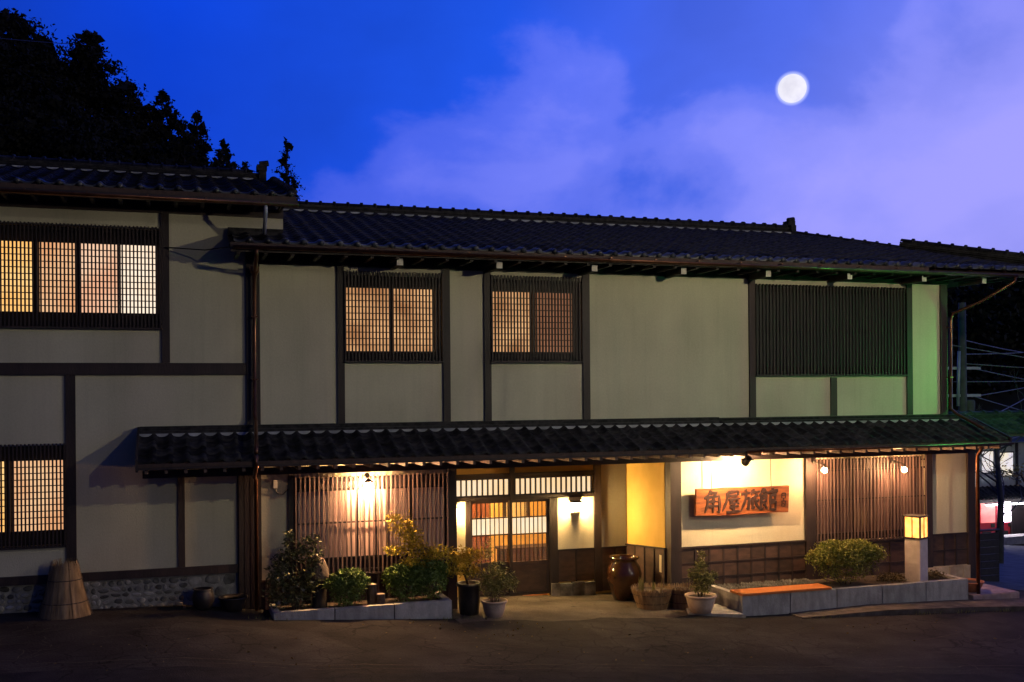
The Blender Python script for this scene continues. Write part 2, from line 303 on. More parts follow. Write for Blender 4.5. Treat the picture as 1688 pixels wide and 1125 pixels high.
class MB:
    def __init__(s): s.v = []; s.f = []
    def box(s, x0, x1, y0, y1, z0, z1):
        b = len(s.v)
        s.v += [(x0, y0, z0), (x1, y0, z0), (x1, y1, z0), (x0, y1, z0), (x0, y0, z1), (x1, y0, z1), (x1, y1, z1), (x0, y1, z1)]
        s.f += [tuple(b + i for i in q) for q in BOXF]; return s
    def tube(s, pts, rad, n=10, caps=True):
        pts = [Vector(p) for p in pts]; rads = rad if isinstance(rad, (list, tuple)) else [rad] * len(pts)
        b = len(s.v); ref = None
        for i, p in enumerate(pts):
            d = (pts[min(i + 1, len(pts) - 1)] - pts[max(i - 1, 0)]).normalized()
            if ref is None or abs(ref.dot(d)) > 0.98: ref = Vector((0, 0, 1)) if abs(d.z) < 0.9 else Vector((1, 0, 0))
            u = d.cross(ref).normalized(); v = u.cross(d).normalized(); ref = v
            for k in range(n):
                a = 2 * math.pi * k / n; q = p + (u * math.cos(a) + v * math.sin(a)) * rads[i]; s.v.append(tuple(q))
        for i in range(len(pts) - 1):
            for k in range(n):
                k2 = (k + 1) % n; s.f.append((b + i * n + k, b + i * n + k2, b + (i + 1) * n + k2, b + (i + 1) * n + k))
        if caps:
            s.f.append(tuple(b + k for k in range(n))[::-1]); e = b + (len(pts) - 1) * n; s.f.append(tuple(e + k for k in range(n)))
        return s
    def lathe(s, prof, n=28, cx=0, cy=0, wob=0.0, seed=1):
        b = len(s.v); rnd = random.Random(seed)
        for r, z in prof:
            for k in range(n):
                a = 2 * math.pi * k / n; rr = r * (1 + wob * rnd.uniform(-1, 1)); s.v.append((cx + rr * math.cos(a), cy + rr * math.sin(a), z))
        for i in range(len(prof) - 1):
            for k in range(n):
                k2 = (k + 1) % n; s.f.append((b + i * n + k, b + i * n + k2, b + (i + 1) * n + k2, b + (i + 1) * n + k))
        s.f.append(tuple(b + k for k in range(n))[::-1]); e = b + (len(prof) - 1) * n; s.f.append(tuple(e + k for k in range(n)))
        return s
    def poly(s, pts, face=None):
        b = len(s.v); s.v += [tuple(p) for p in pts]; s.f.append(tuple(range(b, b + len(pts)))); return s
    def build(s, name, material, parent=None, loc=(0, 0, 0), smooth=False, rot=(0, 0, 0)):
        return put(name, mesh(name, s.v, s.f, smooth), material, parent, loc, rot)
def holed_wall(name, parent, material, x0, x1, z0, z1, y0, y1, holes):
    """one plastered wall with real openings"""
    xs = sorted({x0, x1, *[h[0] for h in holes], *[h[1] for h in holes]}); zs = sorted({z0, z1, *[h[2] for h in holes], *[h[3] for h in holes]})
    solid = lambda i, j: 0 <= i < len(xs) - 1 and 0 <= j < len(zs) - 1 and not any(h[0] <= (xs[i] + xs[i + 1]) / 2 <= h[1] and h[2] <= (zs[j] + zs[j + 1]) / 2 <= h[3] for h in holes)
    m = MB()
    for i in range(len(xs) - 1):
        for j in range(len(zs) - 1):
            if not solid(i, j): continue
            a, b_, c, d = xs[i], xs[i + 1], zs[j], zs[j + 1]
            m.poly([(a, y0, c), (b_, y0, c), (b_, y0, d), (a, y0, d)]); m.poly([(a, y1, c), (a, y1, d), (b_, y1, d), (b_, y1, c)])
            if not solid(i - 1, j): m.poly([(a, y0, c), (a, y0, d), (a, y1, d), (a, y1, c)])
            if not solid(i + 1, j): m.poly([(b_, y0, c), (b_, y1, c), (b_, y1, d), (b_, y0, d)])
            if not solid(i, j - 1): m.poly([(a, y0, c), (a, y1, c), (b_, y1, c), (b_, y0, c)])
            if not solid(i, j + 1): m.poly([(a, y0, d), (b_, y0, d), (b_, y1, d), (a, y1, d)])
    return m.build(name, material, parent)

def leaves(pts, size, asp, rng, up=0.3, droop=0.0):
    """diamond leaves at points (n,3)"""
    n = len(pts); a = rng.normal(size=(n, 3)); a[:, 2] = a[:, 2] * (1 - up) - droop; a /= np.linalg.norm(a, axis=1)[:, None] + 1e-9
    b = rng.normal(size=(n, 3)); b -= (b * a).sum(1)[:, None] * a; b /= np.linalg.norm(b, axis=1)[:, None] + 1e-9
    s = size * rng.uniform(0.6, 1.3, n)[:, None]
    v = np.stack([pts - a * s * .5, pts + b * s * asp * .5, pts + a * s * .5, pts - b * s * asp * .5], 1).reshape(-1, 3)
    f = [(4 * i, 4 * i + 1, 4 * i + 2, 4 * i + 3) for i in range(n)]
    return v, f
# ------------------------------------------------------------------ ground
GX = [-60, -10, -6, -4.5, -1.5, 1.0, 3.0, 4.2, 9.5, 11.0, 14.0, 30, 60]
GZ = [0.30, 0.28, 0.20, 0.01, -0.19, -0.33, -0.42, -0.47, -0.60, -0.68, -0.80, -1.0, -1.0]
def gz(x, y):
    z = float(np.interp(x, GX, GZ))
    z -= 0.085 * min(max(y, 0), 2.2) * float(np.interp(x, [-1.3, -0.6, 3.4, 4.4], [0, 1, 1, 0]))
    d = (x - 11.5) * 0.74 + y * 0.67
    z -= 0.093 * min(max(d, 0), 34) * float(np.interp(x, [9, 12], [0, 1]))
    return z
def sheet(name, xs, ys, fn, material, smooth=True):
    v = [(x, y, fn(x, y)) for y in ys for x in xs]; nx = len(xs)
    f = [(j * nx + i, j * nx + i + 1, (j + 1) * nx + i + 1, (j + 1) * nx + i) for j in range(len(ys) - 1) for i in range(nx - 1)]
    return put(name, mesh(name, v, f, smooth), material)
xs = sorted(set([-400, -200, -100, -60, -30, -16] + list(np.arange(-11, 16.01, 0.5)) + list(range(17, 46, 2)) + [55, 80, 150, 400]))
ys = sorted(set([-400, -200, -100, -60, -40, -30, -24, -20, -16, -13] + list(np.arange(-11, 4.01, 0.5)) + list(range(5, 40, 2)) + [45, 60, 100, 200, 400]))
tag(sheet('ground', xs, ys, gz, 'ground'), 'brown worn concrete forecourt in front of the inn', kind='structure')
def patch(name, pts, material, dz, label):
    # a thin sheet following the ground, pts = rows of (x, y)
    v = [(x, y, gz(x, y) + dz) for r in pts for x, y in r]; n = len(pts[0])
    f = [(j * n + i, j * n + i + 1, (j + 1) * n + i + 1, (j + 1) * n + i) for j in range(len(pts) - 1) for i in range(n - 1)]
    return tag(put(name, mesh(name, v, f, True), material), label, kind='structure')
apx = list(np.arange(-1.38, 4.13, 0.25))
patch('lamplit_apron', [[(x, y0 + (2.03 - y0) * k / 10) for x in apx for y0 in (-1.25 - 0.10 * math.sin(x * 3.1) - 0.05 * math.sin(x * 7.7),)] for k in range(11)], 'apron', 0.006, 'worn concrete apron before the entrance doors, paled as lamp spill')
SD = Vector((0.74, 0.67, 0)); SN = Vector((0.67, -0.74, 0))
patch('side_street', [[tuple((Vector((13.6, 0.2, 0)) + SD * (d - 4) + SN * t)[:2]) for t in (-3.5, -2, -1, 1, 3, 5, 7)] for d in range(3, 35, 2)], 'street', 0.02, 'asphalt street running down to the right, paled for the light on it')
def road_edge(x): return float(np.interp(x, [-40, -8.3, 0.3, 6.5, 40], [-1.2, -3.75, -4.6, -6.0, -13]))
v = []; f = []; rx = list(np.arange(-30, 40.1, 1.0)); rows = 8
for x in rx:
    e = road_edge(x) + 0.05 * math.sin(x * 2.3) + 0.03 * math.sin(x * 5.1)
    for k in range(rows): y = e - (0 if k == 0 else 0.35 * 1.75 ** k); v.append((x, y, gz(x, y) + (0.004 if k else -0.004)))
for i in range(len(rx) - 1):
    for k in range(rows - 1): a = i * rows + k; f.append((a, a + 1, a + rows + 1, a + rows))
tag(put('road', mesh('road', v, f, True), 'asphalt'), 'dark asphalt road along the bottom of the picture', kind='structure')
# hairline cracks and a broken joint along the road edge: thin real grooves filled dark
rnd = random.Random(4)
def crack_strip(mb, pts, wd):
    P_ = [Vector((x, y, gz(x, y) + 0.008)) for x, y in pts]
    for a, b in zip(P_[:-1], P_[1:]):
        d = (b - a); n = Vector((-d.y, d.x, 0)).normalized() * wd * rnd.uniform(0.4, 1.0)
        mb.poly([a - n, b - n * 0.8, b + n * 0.8, a + n])
cm_ = MB()
x = -9.5; pts = []
while x < 9: pts.append((x, road_edge(x) + 0.10 + rnd.uniform(-0.05, 0.05))); x += rnd.uniform(0.12, 0.35)
crack_strip(cm_, pts, 0.018)
pts = [(p[0], p[1] - 0.22 + rnd.uniform(-0.03, 0.03)) for p in pts]; crack_strip(cm_, pts, 0.010)
for k in range(26):
    x = rnd.uniform(-9, -5.2); y = rnd.uniform(-3.7, -0.9); a = rnd.uniform(0, 6.28); pts = [(x, y)]
    for j in range(rnd.randint(4, 8)):
        a += rnd.uniform(-0.8, 0.8); x += 0.16 * math.cos(a); y += 0.16 * math.sin(a); pts.append((x, y))
    crack_strip(cm_, pts, 0.010)
for k in range(14):
    x = rnd.uniform(-4, 9); y = rnd.uniform(-5.2, -2.2); a = rnd.uniform(-0.5, 0.5); pts = [(x, y)]
    for j in range(rnd.randint(4, 9)):
        a += rnd.uniform(-0.6, 0.6); x += 0.22 * math.cos(a); y += 0.16 * math.sin(a); pts.append((x, y))
    crack_strip(cm_, pts, 0.008)
tag(cm_.build('pavement_cracks', 'soil'), 'dark cracks running through the worn pavement', kind='stuff')

# ------------------------------------------------------------------ roof pieces
def tile_mesh(wd, ln, th=0.018, hump=0.055, lip=0.0, disc=0.0, n=8):
    """one pantile: u across, running back along +y, front edge at y=0"""
    prof = [hump * (0.5 + 0.5 * math.cos(2 * math.pi * (i / n - 0.82))) ** 2.2 for i in range(n + 1)]
    m = MB(); b = 0
    us = [wd * 1.04 * i / n for i in range(n + 1)]
    for y in (0, ln):
        for i in range(n + 1): m.v.append((us[i], y, prof[i] + th))
    for i in range(n + 1): m.v.append((us[i], 0, prof[i] - lip))
    for i in range(n): m.f.append((i, i + 1, n + 1 + i + 1, n + 1 + i)); m.f.append((2 * n + 2 + i, 2 * n + 2 + i + 1, i + 1, i))
    if disc:
        uc = wd * 1.04 * 0.82
        m.tube([(uc, -0.022, hump * 0.55), (uc, 0.03, hump * 0.62)], disc, 10)
    return m
class Roof:
    """a slope: origin at the eave line, x along the eave, pitch slope"""
    def __init__(s, x0, wd, y0, z0, slope, ln): s.x0, s.wd, s.y0, s.z0, s.sl, s.ln = x0, wd, y0, z0, slope, ln; s.a = math.atan(slope)
    def place(s, i, r):
        d = r * s.ln
        return (s.x0 + i * s.wd, s.y0 + d * math.cos(s.a), s.z0 + d * math.sin(s.a) + 0.004)
def roof_tiles(parent, R, ncol, rows_at, n_ind, eave_kw, name='roof_tile', seed=1, eave_name='eave_tile'):
    rnd = random.Random(seed)
    plain = tile_mesh(R.wd, R.ln * 1.12); pm = mesh('roof_tile', plain.v, plain.f, True)
    ev = tile_mesh(R.wd, R.ln * 1.12, **eave_kw); em = mesh('eave_tile', ev.v, ev.f, True)
    tilt = 0.05
    sv, sf = [], []
    pv = np.array(plain.v); pf = plain.f
    for i in range(ncol):
        for r in range(rows_at(i)):
            p = R.place(i, r); jx = rnd.uniform(-0.006, 0.006); a = R.a - tilt + rnd.uniform(-0.02, 0.02); jz = rnd.uniform(-0.004, 0.006)
            if r < n_ind:
                put(eave_name if r == 0 else name, em if r == 0 else pm, ('eave_lamplit' if 'disc' in eave_kw else 'tile') if r == 0 else 'tile', parent, (p[0] + jx, p[1], p[2] + jz), (a, 0, rnd.uniform(-0.012, 0.012)))
            else:
                c, s_ = math.cos(a), math.sin(a); q = pv.copy(); y = q[:, 1] * c - q[:, 2] * s_; z = q[:, 1] * s_ + q[:, 2] * c
                b = len(sv); sv.extend(zip(q[:, 0] + p[0] + jx, y + p[1], z + p[2] + jz)); sf.extend([tuple(b + k for k in t) for t in pf])
    if sv: tag(put('far_tile_field', mesh('far_tile_field', sv, sf, True), 'tile', parent), kind='stuff')
def ridge(parent, a, b, courses, pitch, wd=0.26, cap=0.075, end=True):
    """stacked ridge: flat courses and a row of round cap tiles"""
    a, b = Vector(a), Vector(b); L = (b - a).length; ang = math.atan2(b.y - a.y, b.x - a.x); pit = -math.asin((b.z - a.z) / L)
    root = empty('ridge', a, parent); root.rotation_euler = (0, pit, ang)
    z = 0
    for k in range(courses):
        h = 0.045; w_ = wd * (1 - 0.08 * k) / 2 + (0.015 if k % 2 else 0)
        box('ridge_course', root, 'tile', 0, L, -w_, w_, z, z + h - 0.006); z += h
    m = MB(); n = 8
    for k in range(n + 1):
        t = math.pi * k / n; m.v += [(0, cap * 1.25 * math.cos(t), cap * math.sin(t)), (pitch * 0.86, cap * 1.25 * math.cos(t), cap * math.sin(t))]
    for k in range(n): m.f.append((2 * k, 2 * k + 1, 2 * k + 3, 2 * k + 2))
    b0 = len(m.v)
    for k in range(n + 1):
        t = math.pi * k / n; m.v += [(pitch * 0.84, cap * 1.6 * math.cos(t), cap * 1.45 * math.sin(t)), (pitch * 1.0, cap * 1.6 * math.cos(t), cap * 1.45 * math.sin(t))]
    for k in range(n): m.f.append((b0 + 2 * k, b0 + 2 * k + 1, b0 + 2 * k + 3, b0 + 2 * k + 2))
    m.f.append(tuple(b0 + 2 * k for k in range(n + 1))); m.f.append(tuple(b0 + 2 * k + 1 for k in range(n + 1))[::-1])
    cm2 = mesh('ridge_cap', m.v, m.f, True)
    for k in range(int(L / pitch)): put('ridge_cap', cm2, 'tile', root, (k * pitch, 0, z + random.Random(k).uniform(-0.004, 0.004)))
    if end:
        m = MB().box(0, 0.14, -0.2, 0.2, -0.02, z + 0.05); m.box(-0.04, 0.16, -0.13, 0.13, z + 0.05, z + 0.17); m.tube([(0.02, 0, z + 0.2), (0.2, 0, z + 0.23)], 0.06, 8)
        m.build('ridge_end_tile', 'tile', root, (L, 0, 0))
    return root
def gutter(parent, a, b, r=0.058):
    a, b = Vector(a), Vector(b)
    m = MB(); n = 8; prof = [(r * math.cos(math.pi + math.pi * k / n), r * math.sin(math.pi + math.pi * k / n)) for k in range(n + 1)] + [(r * 0.86 * math.cos(-math.pi * k / n), r * 0.86 * math.sin(-math.pi * k / n)) for k in range(n + 1)]
    L = len(prof)
    for p in (a, b):
        for y, z in prof: m.v.append((p.x, p.y + y, p.z + z))
    for k in range(L): k2 = (k + 1) % L; m.f.append((k, k2, L + k2, L + k))
    m.f.append(tuple(range(L))[::-1]); m.f.append(tuple(range(L, 2 * L)))
    g = m.build('gutter', 'copper', parent, smooth=True)
    k = a.x + 0.4
    while k < b.x:
        box('gutter_bracket', g, 'copper', k, k + 0.025, a.y - r - 0.008, a.y + 0.14, a.z - 0.008, a.z + 0.008); k += 0.92
    return g

# ------------------------------------------------------------------ windows
def slat_window(parent, x0, x1, z0, z1, sz0, sz1, pitch, panels, rows, stiles=(), yf=-0.075, sw=0.026, back='timber', over=0.035, extra=(), py=0.055, sd=0.038, smat='timber'):
    """a latticed window: paper behind, bars on the paper, wooden slats proud of the wall"""
    wn = empty('window', (0, 0, 0), parent)
    box('window_back', wn, back, x0, x1, 0.09, 0.12, z0, z1)
    for xa, xb, m_ in panels: box('shoji_paper', wn, m_, xa + 0.012, xb - 0.012, py, py + 0.01, sz0, sz1)
    for xa, xb in stiles: box('shoji_stile', wn, 'timber', xa, xb, py - 0.02, py + 0.007, sz0 - 0.03, sz1 + 0.03)
    px0, px1 = panels[0][0], panels[-1][1]
    if rows:
        for k in range(1, rows): z = sz0 + (sz1 - sz0) * k / rows; box('shoji_bar', wn, 'timber', px0, px1, py - 0.017, py - 0.003, z - 0.008, z + 0.008)
    box('sash_rail', wn, 'timber', px0 - 0.03, px1 + 0.03, py - 0.037, py + 0.009, sz0 - 0.035, sz0); box('sash_rail', wn, 'timber', px0 - 0.03, px1 + 0.03, py - 0.037, py + 0.009, sz1, sz1 + 0.035)
    n = max(2, int(round((x1 - x0) / pitch))); p = (x1 - x0 - sw) / (n - 1)
    for k in range(n):
        xk = x0 + k * p; box('slat', wn, smat, xk, xk + sw, yf, yf + sd, z0, z1 + over)
    for zz in [z0 + 0.05, z1 - 0.07] + list(extra): box('cross_rail', wn, 'timber', x0 - 0.01, x1 + 0.01, yf + sd + 0.0005, yf + sd + 0.018, zz, zz + 0.028)
    box('sill', wn, 'timber', x0 - 0.012, x1 + 0.012, yf - 0.012, -0.002, z0 - 0.032, z0 - 0.001)
    return wn

# ================================================================== the taller wing on the left
wing = tag(empty('inn_wing', (-7.5, 0, 0)), 'taller plastered wing of the inn at the left with two lit lattice windows', 'building')
wing.location = (0, 0, 0)
holed_wall('wall', wing, 'plaster', -10.6, -4.80, 0.80, 7.05, 0, 0.16, [(-10.6, -6.32, 5.01, 6.71), (-10.6, -7.86, 1.35, 3.02)])
box('wall', wing, 'plaster', -4.80, -4.24, 0, 0.16, 6.30, 7.05)
box('wall', wing, 'plaster', -4.40, -4.24, 0.16, 7.4, 6.30, 6.95); box('wall', wing, 'plaster', -10.6, -4.24, 7.4, 7.55, 0.2, 7.0)
for a, b, c, d in [(-6.315, -6.18, 4.41, 7.08), (-7.86, -7.70, 0.86, 4.20), (-6.07, -5.955, 0.86, 2.62)]:
    box('post', wing, 'timber', a, b, -0.04, 0.01, c, d)
box('corner_post', wing, 'timber', -4.90, -4.66, -0.045, 0.02, 3.22, 6.42); box('corner_post', wing, 'timber', -5.07, -4.66, -0.045, 0.02, 0.05, 2.62)
for k in range(4): box('corner_board', wing, 'timber', -5.05 + k * 0.098, -4.965 + k * 0.098, -0.075, -0.046, 0.08, 2.55)
box('floor_beam', wing, 'timber', -10.6, -4.905, -0.055, 0.01, 4.20, 4.405)
box('sill_beam', wing, 'timber', -10.6, -5.075, -0.06, 0.10, 0.72, 0.86)
box('top_beam', wing, 'timber', -10.6, -4.24, -0.05, 0.01, 6.99, 7.14)
slat_window(wing, -10.6, -6.32, 5.01, 6.71, 5.26, 6.43, 0.060, [(-10.6, -8.34, 'paper_yellow'), (-8.26, -7.69, 'paper_orange'), (-7.61, -7.02, 'paper_pink'), (-6.98, -6.40, 'paper_white')], 11,
            [(-8.34, -8.26), (-7.69, -7.61), (-7.02, -6.985)])
slat_window(wing, -10.6, -7.865, 1.35, 3.02, 1.60, 2.77, 0.060, [(-10.6, -8.775, 'paper_yellow'), (-8.70, -7.90, 'paper_orange')], 11, [(-8.775, -8.705)])
# foundation of mortared stones
fd = empty('stone_foundation', (0, 0, 0), wing)
box('mortar_bed', fd, 'mortar', -10.6, -5.0, 0.02, 0.3, -0.1, 0.715)
rnd = random.Random(11)
def pebble(w_, h_, seed):
    r2 = random.Random(seed); m = MB(); n = 9; ring = []
    sc = [r2.uniform(0.78, 1.05) for _ in range(n)]
    for q, (dep, kk) in enumerate([(0, 1.0), (-0.009, 0.93), (-0.014, 0.66)]):
        for k in range(n): a = 2 * math.pi * k / n; m.v.append((w_ / 2 * sc[k] * kk * math.cos(a), dep, h_ / 2 * sc[k] * kk * math.sin(a)))
    for q in range(2):
        for k in range(n): k2 = (k + 1) % n; m.f.append((q * n + k, q * n + k2, (q + 1) * n + k2, (q + 1) * n + k))
    m.f.append(tuple(2 * n + k for k in range(n))); return mesh('stone', m.v, m.f, True)
PEB = [pebble(1, 1, s) for s in range(9)]
z = 0.16
while z < 0.70:
    x = -9.3 + rnd.uniform(0, 0.1); h_ = rnd.uniform(0.085, 0.13)
    while x < -6.0:
        w_ = rnd.uniform(0.07, 0.20)
        hh = h_ * rnd.uniform(0.75, 1.1)
        o = put('stone', rnd.choice(PEB), 'stone', fd, (x + w_ / 2, 0.018, min(z + h_ / 2 + rnd.uniform(-0.012, 0.012), 0.70 - hh / 2))); o.scale = (w_ * 0.97, 1, hh); o.rotation_euler = (0, rnd.uniform(-0.5, 0.5) * 0.4, 0)
        x += w_ + 0.008
    z += h_ + 0.006
for (cx_, cz_, w_, h_) in [(-5.80, .60, .26, .20), (-5.50, .61, .27, .19), (-5.22, .60, .25, .21), (-5.84, .36, .22, .24), (-5.60, .37, .22, .24), (-5.36, .38, .23, .22), (-5.12, .36, .2, .25), (-5.7, .14, .27, .16), (-5.4, .15, .27, .17), (-5.15, .13, .2, .17)]:
    o = put('flat_stone', rnd.choice(PEB), 'stone', fd, (cx_, 0.018, cz_)); o.scale = (w_, 0.7, h_)
box('foundation_step', wing, 'board', -10.6, -5.95, -0.32, 0.0, 0.02, 0.20)
# its gabled roof
WR = Roof(-10.55, 0.305, -0.85, 7.24, 0.257, 0.245)
wr = empty('roof', (0, 0, 0), wing)
m = MB()
def slab(mb, x0, x1, ya, za, yb, zb, th):
    b = len(mb.v); mb.v += [(x0, ya, za), (x1, ya, za), (x1, yb, zb), (x0, yb, zb), (x0, ya, za - th), (x1, ya, za - th), (x1, yb, zb - th), (x0, yb, zb - th)]
    mb.f += [(b, b + 1, b + 2, b + 3), (b + 7, b + 6, b + 5, b + 4), (b, b + 4, b + 5, b + 1), (b + 1, b + 5, b + 6, b + 2), (b + 2, b + 6, b + 7, b + 3), (b + 3, b + 7, b + 4, b)]
slab(m, -10.6, -4.10, -0.86, 7.232, 3.0, 8.23, 0.07); slab(m, -10.6, -4.10, 6.9, 7.232, 3.0, 8.23, 0.07)
m.build('roof_deck', 'soffit', wr)
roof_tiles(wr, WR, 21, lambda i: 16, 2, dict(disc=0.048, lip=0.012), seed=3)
ridge(wr, (-10.6, 3.0, 8.21), (-4.42, 3.0, 8.21), 4, 0.27)
ridge(wr, (-4.16, 2.75, 8.18), (-4.16, -0.80, 7.27), 1, 0.26, 0.16, 0.06, end=False)
box('fascia', wr, 'timber', -10.6, -4.08, -0.86, -0.82, 7.06, 7.165)
for k in range(15): box('rafter', wr, 'timber', -10.5 + k * 0.44, -10.44 + k * 0.44, -0.80, 0.0, 7.085, 7.150)
for yk, x0_, x1_ in ((0, 0, 0),):
    m = MB(); m.poly([(-4.24, 0.16, 6.9), (-4.24, 7.3, 6.9), (-4.24, 3.0, 8.12)]); m.build('gable_wall', 'plaster', wr)
gutter(wing, (-10.6, -0.93, 7.12), (-4.07, -0.93, 7.10))
m = MB().tube([(-4.62, -0.93, 7.10), (-4.62, -0.92, 6.95), (-4.62, -0.60, 6.62)], 0.032, 8); m.build('drain_pipe', 'galvanized', wing, smooth=True)

# ================================================================== the main house of the inn
inn = tag(empty('inn_building'), 'long two storey inn with dark tiled roofs, timber posts and lit entrance', 'building')
W1 = (-3.16, -1.31, 4.42, 6.02); W2 = (-0.37, 1.51, 4.42, 6.02); W3 = (5.36, 9.13, 4.15, 6.06)
holed_wall('upper_wall', inn, 'plaster', -4.66, 10.06, 3.10, 6.40, 0, 0.16, [W1, W2, W3])
box('side_wall', inn, 'plaster', 9.90, 10.06, 0.16, 7.5, -0.5, 6.4); box('back_wall', inn, 'plaster', -4.5, 10.06, 7.5, 7.66, -0.5, 6.4)
for a, b, c, d in [(-3.29, -3.16, 3.3, 6.16), (-1.31, -1.175, 3.3, 6.16), (-0.505, -0.37, 3.3, 6.16), (1.51, 1.655, 3.3, 6.16), (5.215, 5.36, 3.3, 6.16), (7.18, 7.33, 3.3, 4.115), (9.13, 9.275, 3.3, 6.16), (10.03, 10.21, 3.1, 6.3)]:
    box('post', inn, 'timber', a, b, -0.042, 0.01, c, d)
box('eave_beam', inn, 'timber', -4.66, 10.25, -0.05, 0.01, 6.163, 6.42)
box('sill_band', inn, 'timber', -4.66, 10.21, -0.05, 0.0, 3.22, 3.298)
slat_window(inn, -3.16, -1.31, 4.45, 6.05, 4.63, 5.79, 0.062, [(-3.12, -2.30, 'paper_amber'), (-2.25, -1.455, 'paper_amber')], 10, [(-2.30, -2.245)])
slat_window(inn, -0.37, 1.51, 4.45, 6.05, 4.63, 5.78, 0.062, [(-0.335, 0.47, 'paper_amber'), (0.545, 1.325, 'paper_brown')], 10, [(0.47, 0.545)])
slat_window(inn, 5.36, 9.13, 4.18, 6.03, 4.35, 5.90, 0.080, [(5.40, 9.1, 'blackpanel')], 0, [], extra=(5.1,))
for xk in (-2.27, -0.41, 1.48, 3.36, 5.25, 7.17, 9.03, 10.6):
    a_ = box('bracket_arm', inn, 'timber', xk - 0.055, xk + 0.055, -0.72, 0.0, 6.135, 6.255)
    box('painted_end', a_, 'white_end', -0.057, 0.057, -0.3645, -0.3605, -0.062, 0.062)
# upper roof
SL = 0.285
main = empty('roof', (0, 0, 0), inn)
MR = Roof(-5.15, 0.305, -0.90, 6.42, SL, 0.25)
RY, RZ = 4.0, 6.42 + SL * 4.9
HX0, HX1 = 9.0, 12.5
hipy = lambda x: RY if x < HX0 else max(-0.9, RY - (x - HX0) * (RY + 0.9) / (HX1 - HX0))
m = MB()
slab(m, -5.2, -4.24, -0.91, 6.41, -0.02, 6.41 + SL * 0.89, 0.07)
slab(m, -4.23, HX0, -0.91, 6.41, RY, RZ, 0.07)
m.poly([(HX0, -0.91, 6.41), (HX1, -0.91, 6.41), (HX0, RY, RZ)]); m.poly([(HX0, -0.91, 6.34), (HX0, RY, RZ - .07), (HX1, -0.91, 6.34)])
m.poly([(HX1, -0.91, 6.41), (HX1, 8.9, 6.41), (HX0, RY, RZ)]); m.poly([(-4.23, 8.9, 6.41), (-4.23, RY, RZ), (HX0, RY, RZ), (HX1, 8.9, 6.41)])
m.build('roof_deck', 'soffit', main)
def nrows(i):
    x = MR.x0 + (i + 0.5) * MR.wd
    y = 0.0 if x < -4.25 else hipy(x)
    return max(1, int((y + 0.9) / (MR.ln * math.cos(MR.a)) + 0.4))
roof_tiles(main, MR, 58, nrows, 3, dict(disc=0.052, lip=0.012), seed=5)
ridge(main, (-4.2, RY, RZ - 0.02), (8.75, RY, RZ - 0.02), 4, 0.30)
LATE = [(main, MR, 3, 43, RY - 0.19, RZ + 0.035)]
ridge(main, (HX0 - 0.05, RY - 0.05, RZ - 0.02), (10.55, 1.80, RZ - (1.55 / 3.5) * (RZ - 6.42) - 0.02), 1, 0.3, 0.2, 0.06, end=False)
ridge(main, (10.50, 1.90, RZ - (1.5 / 3.5) * (RZ - 6.42)), (12.6, -1.02, 6.45), 4, 0.30, 0.24, 0.075)
box('roof_flashing', main, 'tile', -5.2, -4.25, -0.16, -0.02, 6.64, 6.72); box('roof_flashing', main, 'tile', -5.2, -4.25, -0.13, -0.02, 6.722, 6.78)
m = MB(); slab(m, -5.18, HX1, -0.88, 6.30, 0.0, 6.50, 0.03); m.build('soffit', 'soffit', main)
box('fascia', main, 'timber', -5.2, HX1, -0.905, -0.875, 6.26, 6.338)
for k in range(38): box('rafter', main, 'timber', -5.1 + k * 0.455, -5.04 + k * 0.455, -0.86, -0.06, 6.225, 6.268)
gutter(inn, (-5.16, -0.965, 6.355), (11.25, -0.965, 6.315), 0.062)
# rain pipes: gutter to wall and down
m = MB().tube([(-4.78, -0.965, 6.30), (-4.78, -0.90, 6.18), (-4.755, -0.22, 6.02), (-4.755, -0.16, 5.9), (-4.765, -0.16, 3.46), (-4.765, -0.30, 3.36), (-4.84, -1.36, 2.98), (-4.85, -1.44, 2.88)], 0.036, 10); m.build('rain_pipe', 'copper', inn, smooth=True)
m = MB().tube([(-4.85, -1.44, 2.86), (-4.85, -1.43, 2.66), (-4.80, -0.40, 2.42), (-4.76, -0.20, 2.34), (-4.765, -0.20, 0.06)], 0.036, 10); m.build('rain_pipe', 'copper', inn, smooth=True)
m = MB().lathe([(0.03, -0.12), (0.05, -0.04), (0.085, 0.02), (0.085, 0.10)], 12); m.build('rain_head', 'copper', inn, (-4.755, -0.17, 6.0))
m = MB().tube([(11.22, -0.965, 6.29), (11.2, -0.95, 6.16), (10.62, -0.60, 5.75), (10.28, -0.14, 5.52), (10.24, -0.11, 5.40), (10.22, -0.11, 3.42), (10.22, -0.3, 3.3), (10.1, -1.2, 3.02)], 0.036, 10); m.build('rain_pipe', 'copper', inn, smooth=True)
m = MB().tube([(9.85, -1.47, 2.70), (9.85, -1.40, 2.55), (9.84, -1.32, 2.45), (9.84, -1.32, gz(9.84, -1.32) + .05)], 0.04, 10); m.build('rain_pipe', 'copper', inn, smooth=True)
for zz in (5.2, 4.1): box('pipe_clip', inn, 'copper', -4.81, -4.71, -0.205, -0.045, zz, zz + 0.025); box('pipe_clip', inn, 'copper', 10.17, 10.27, -0.155, -0.043, zz, zz + 0.025)

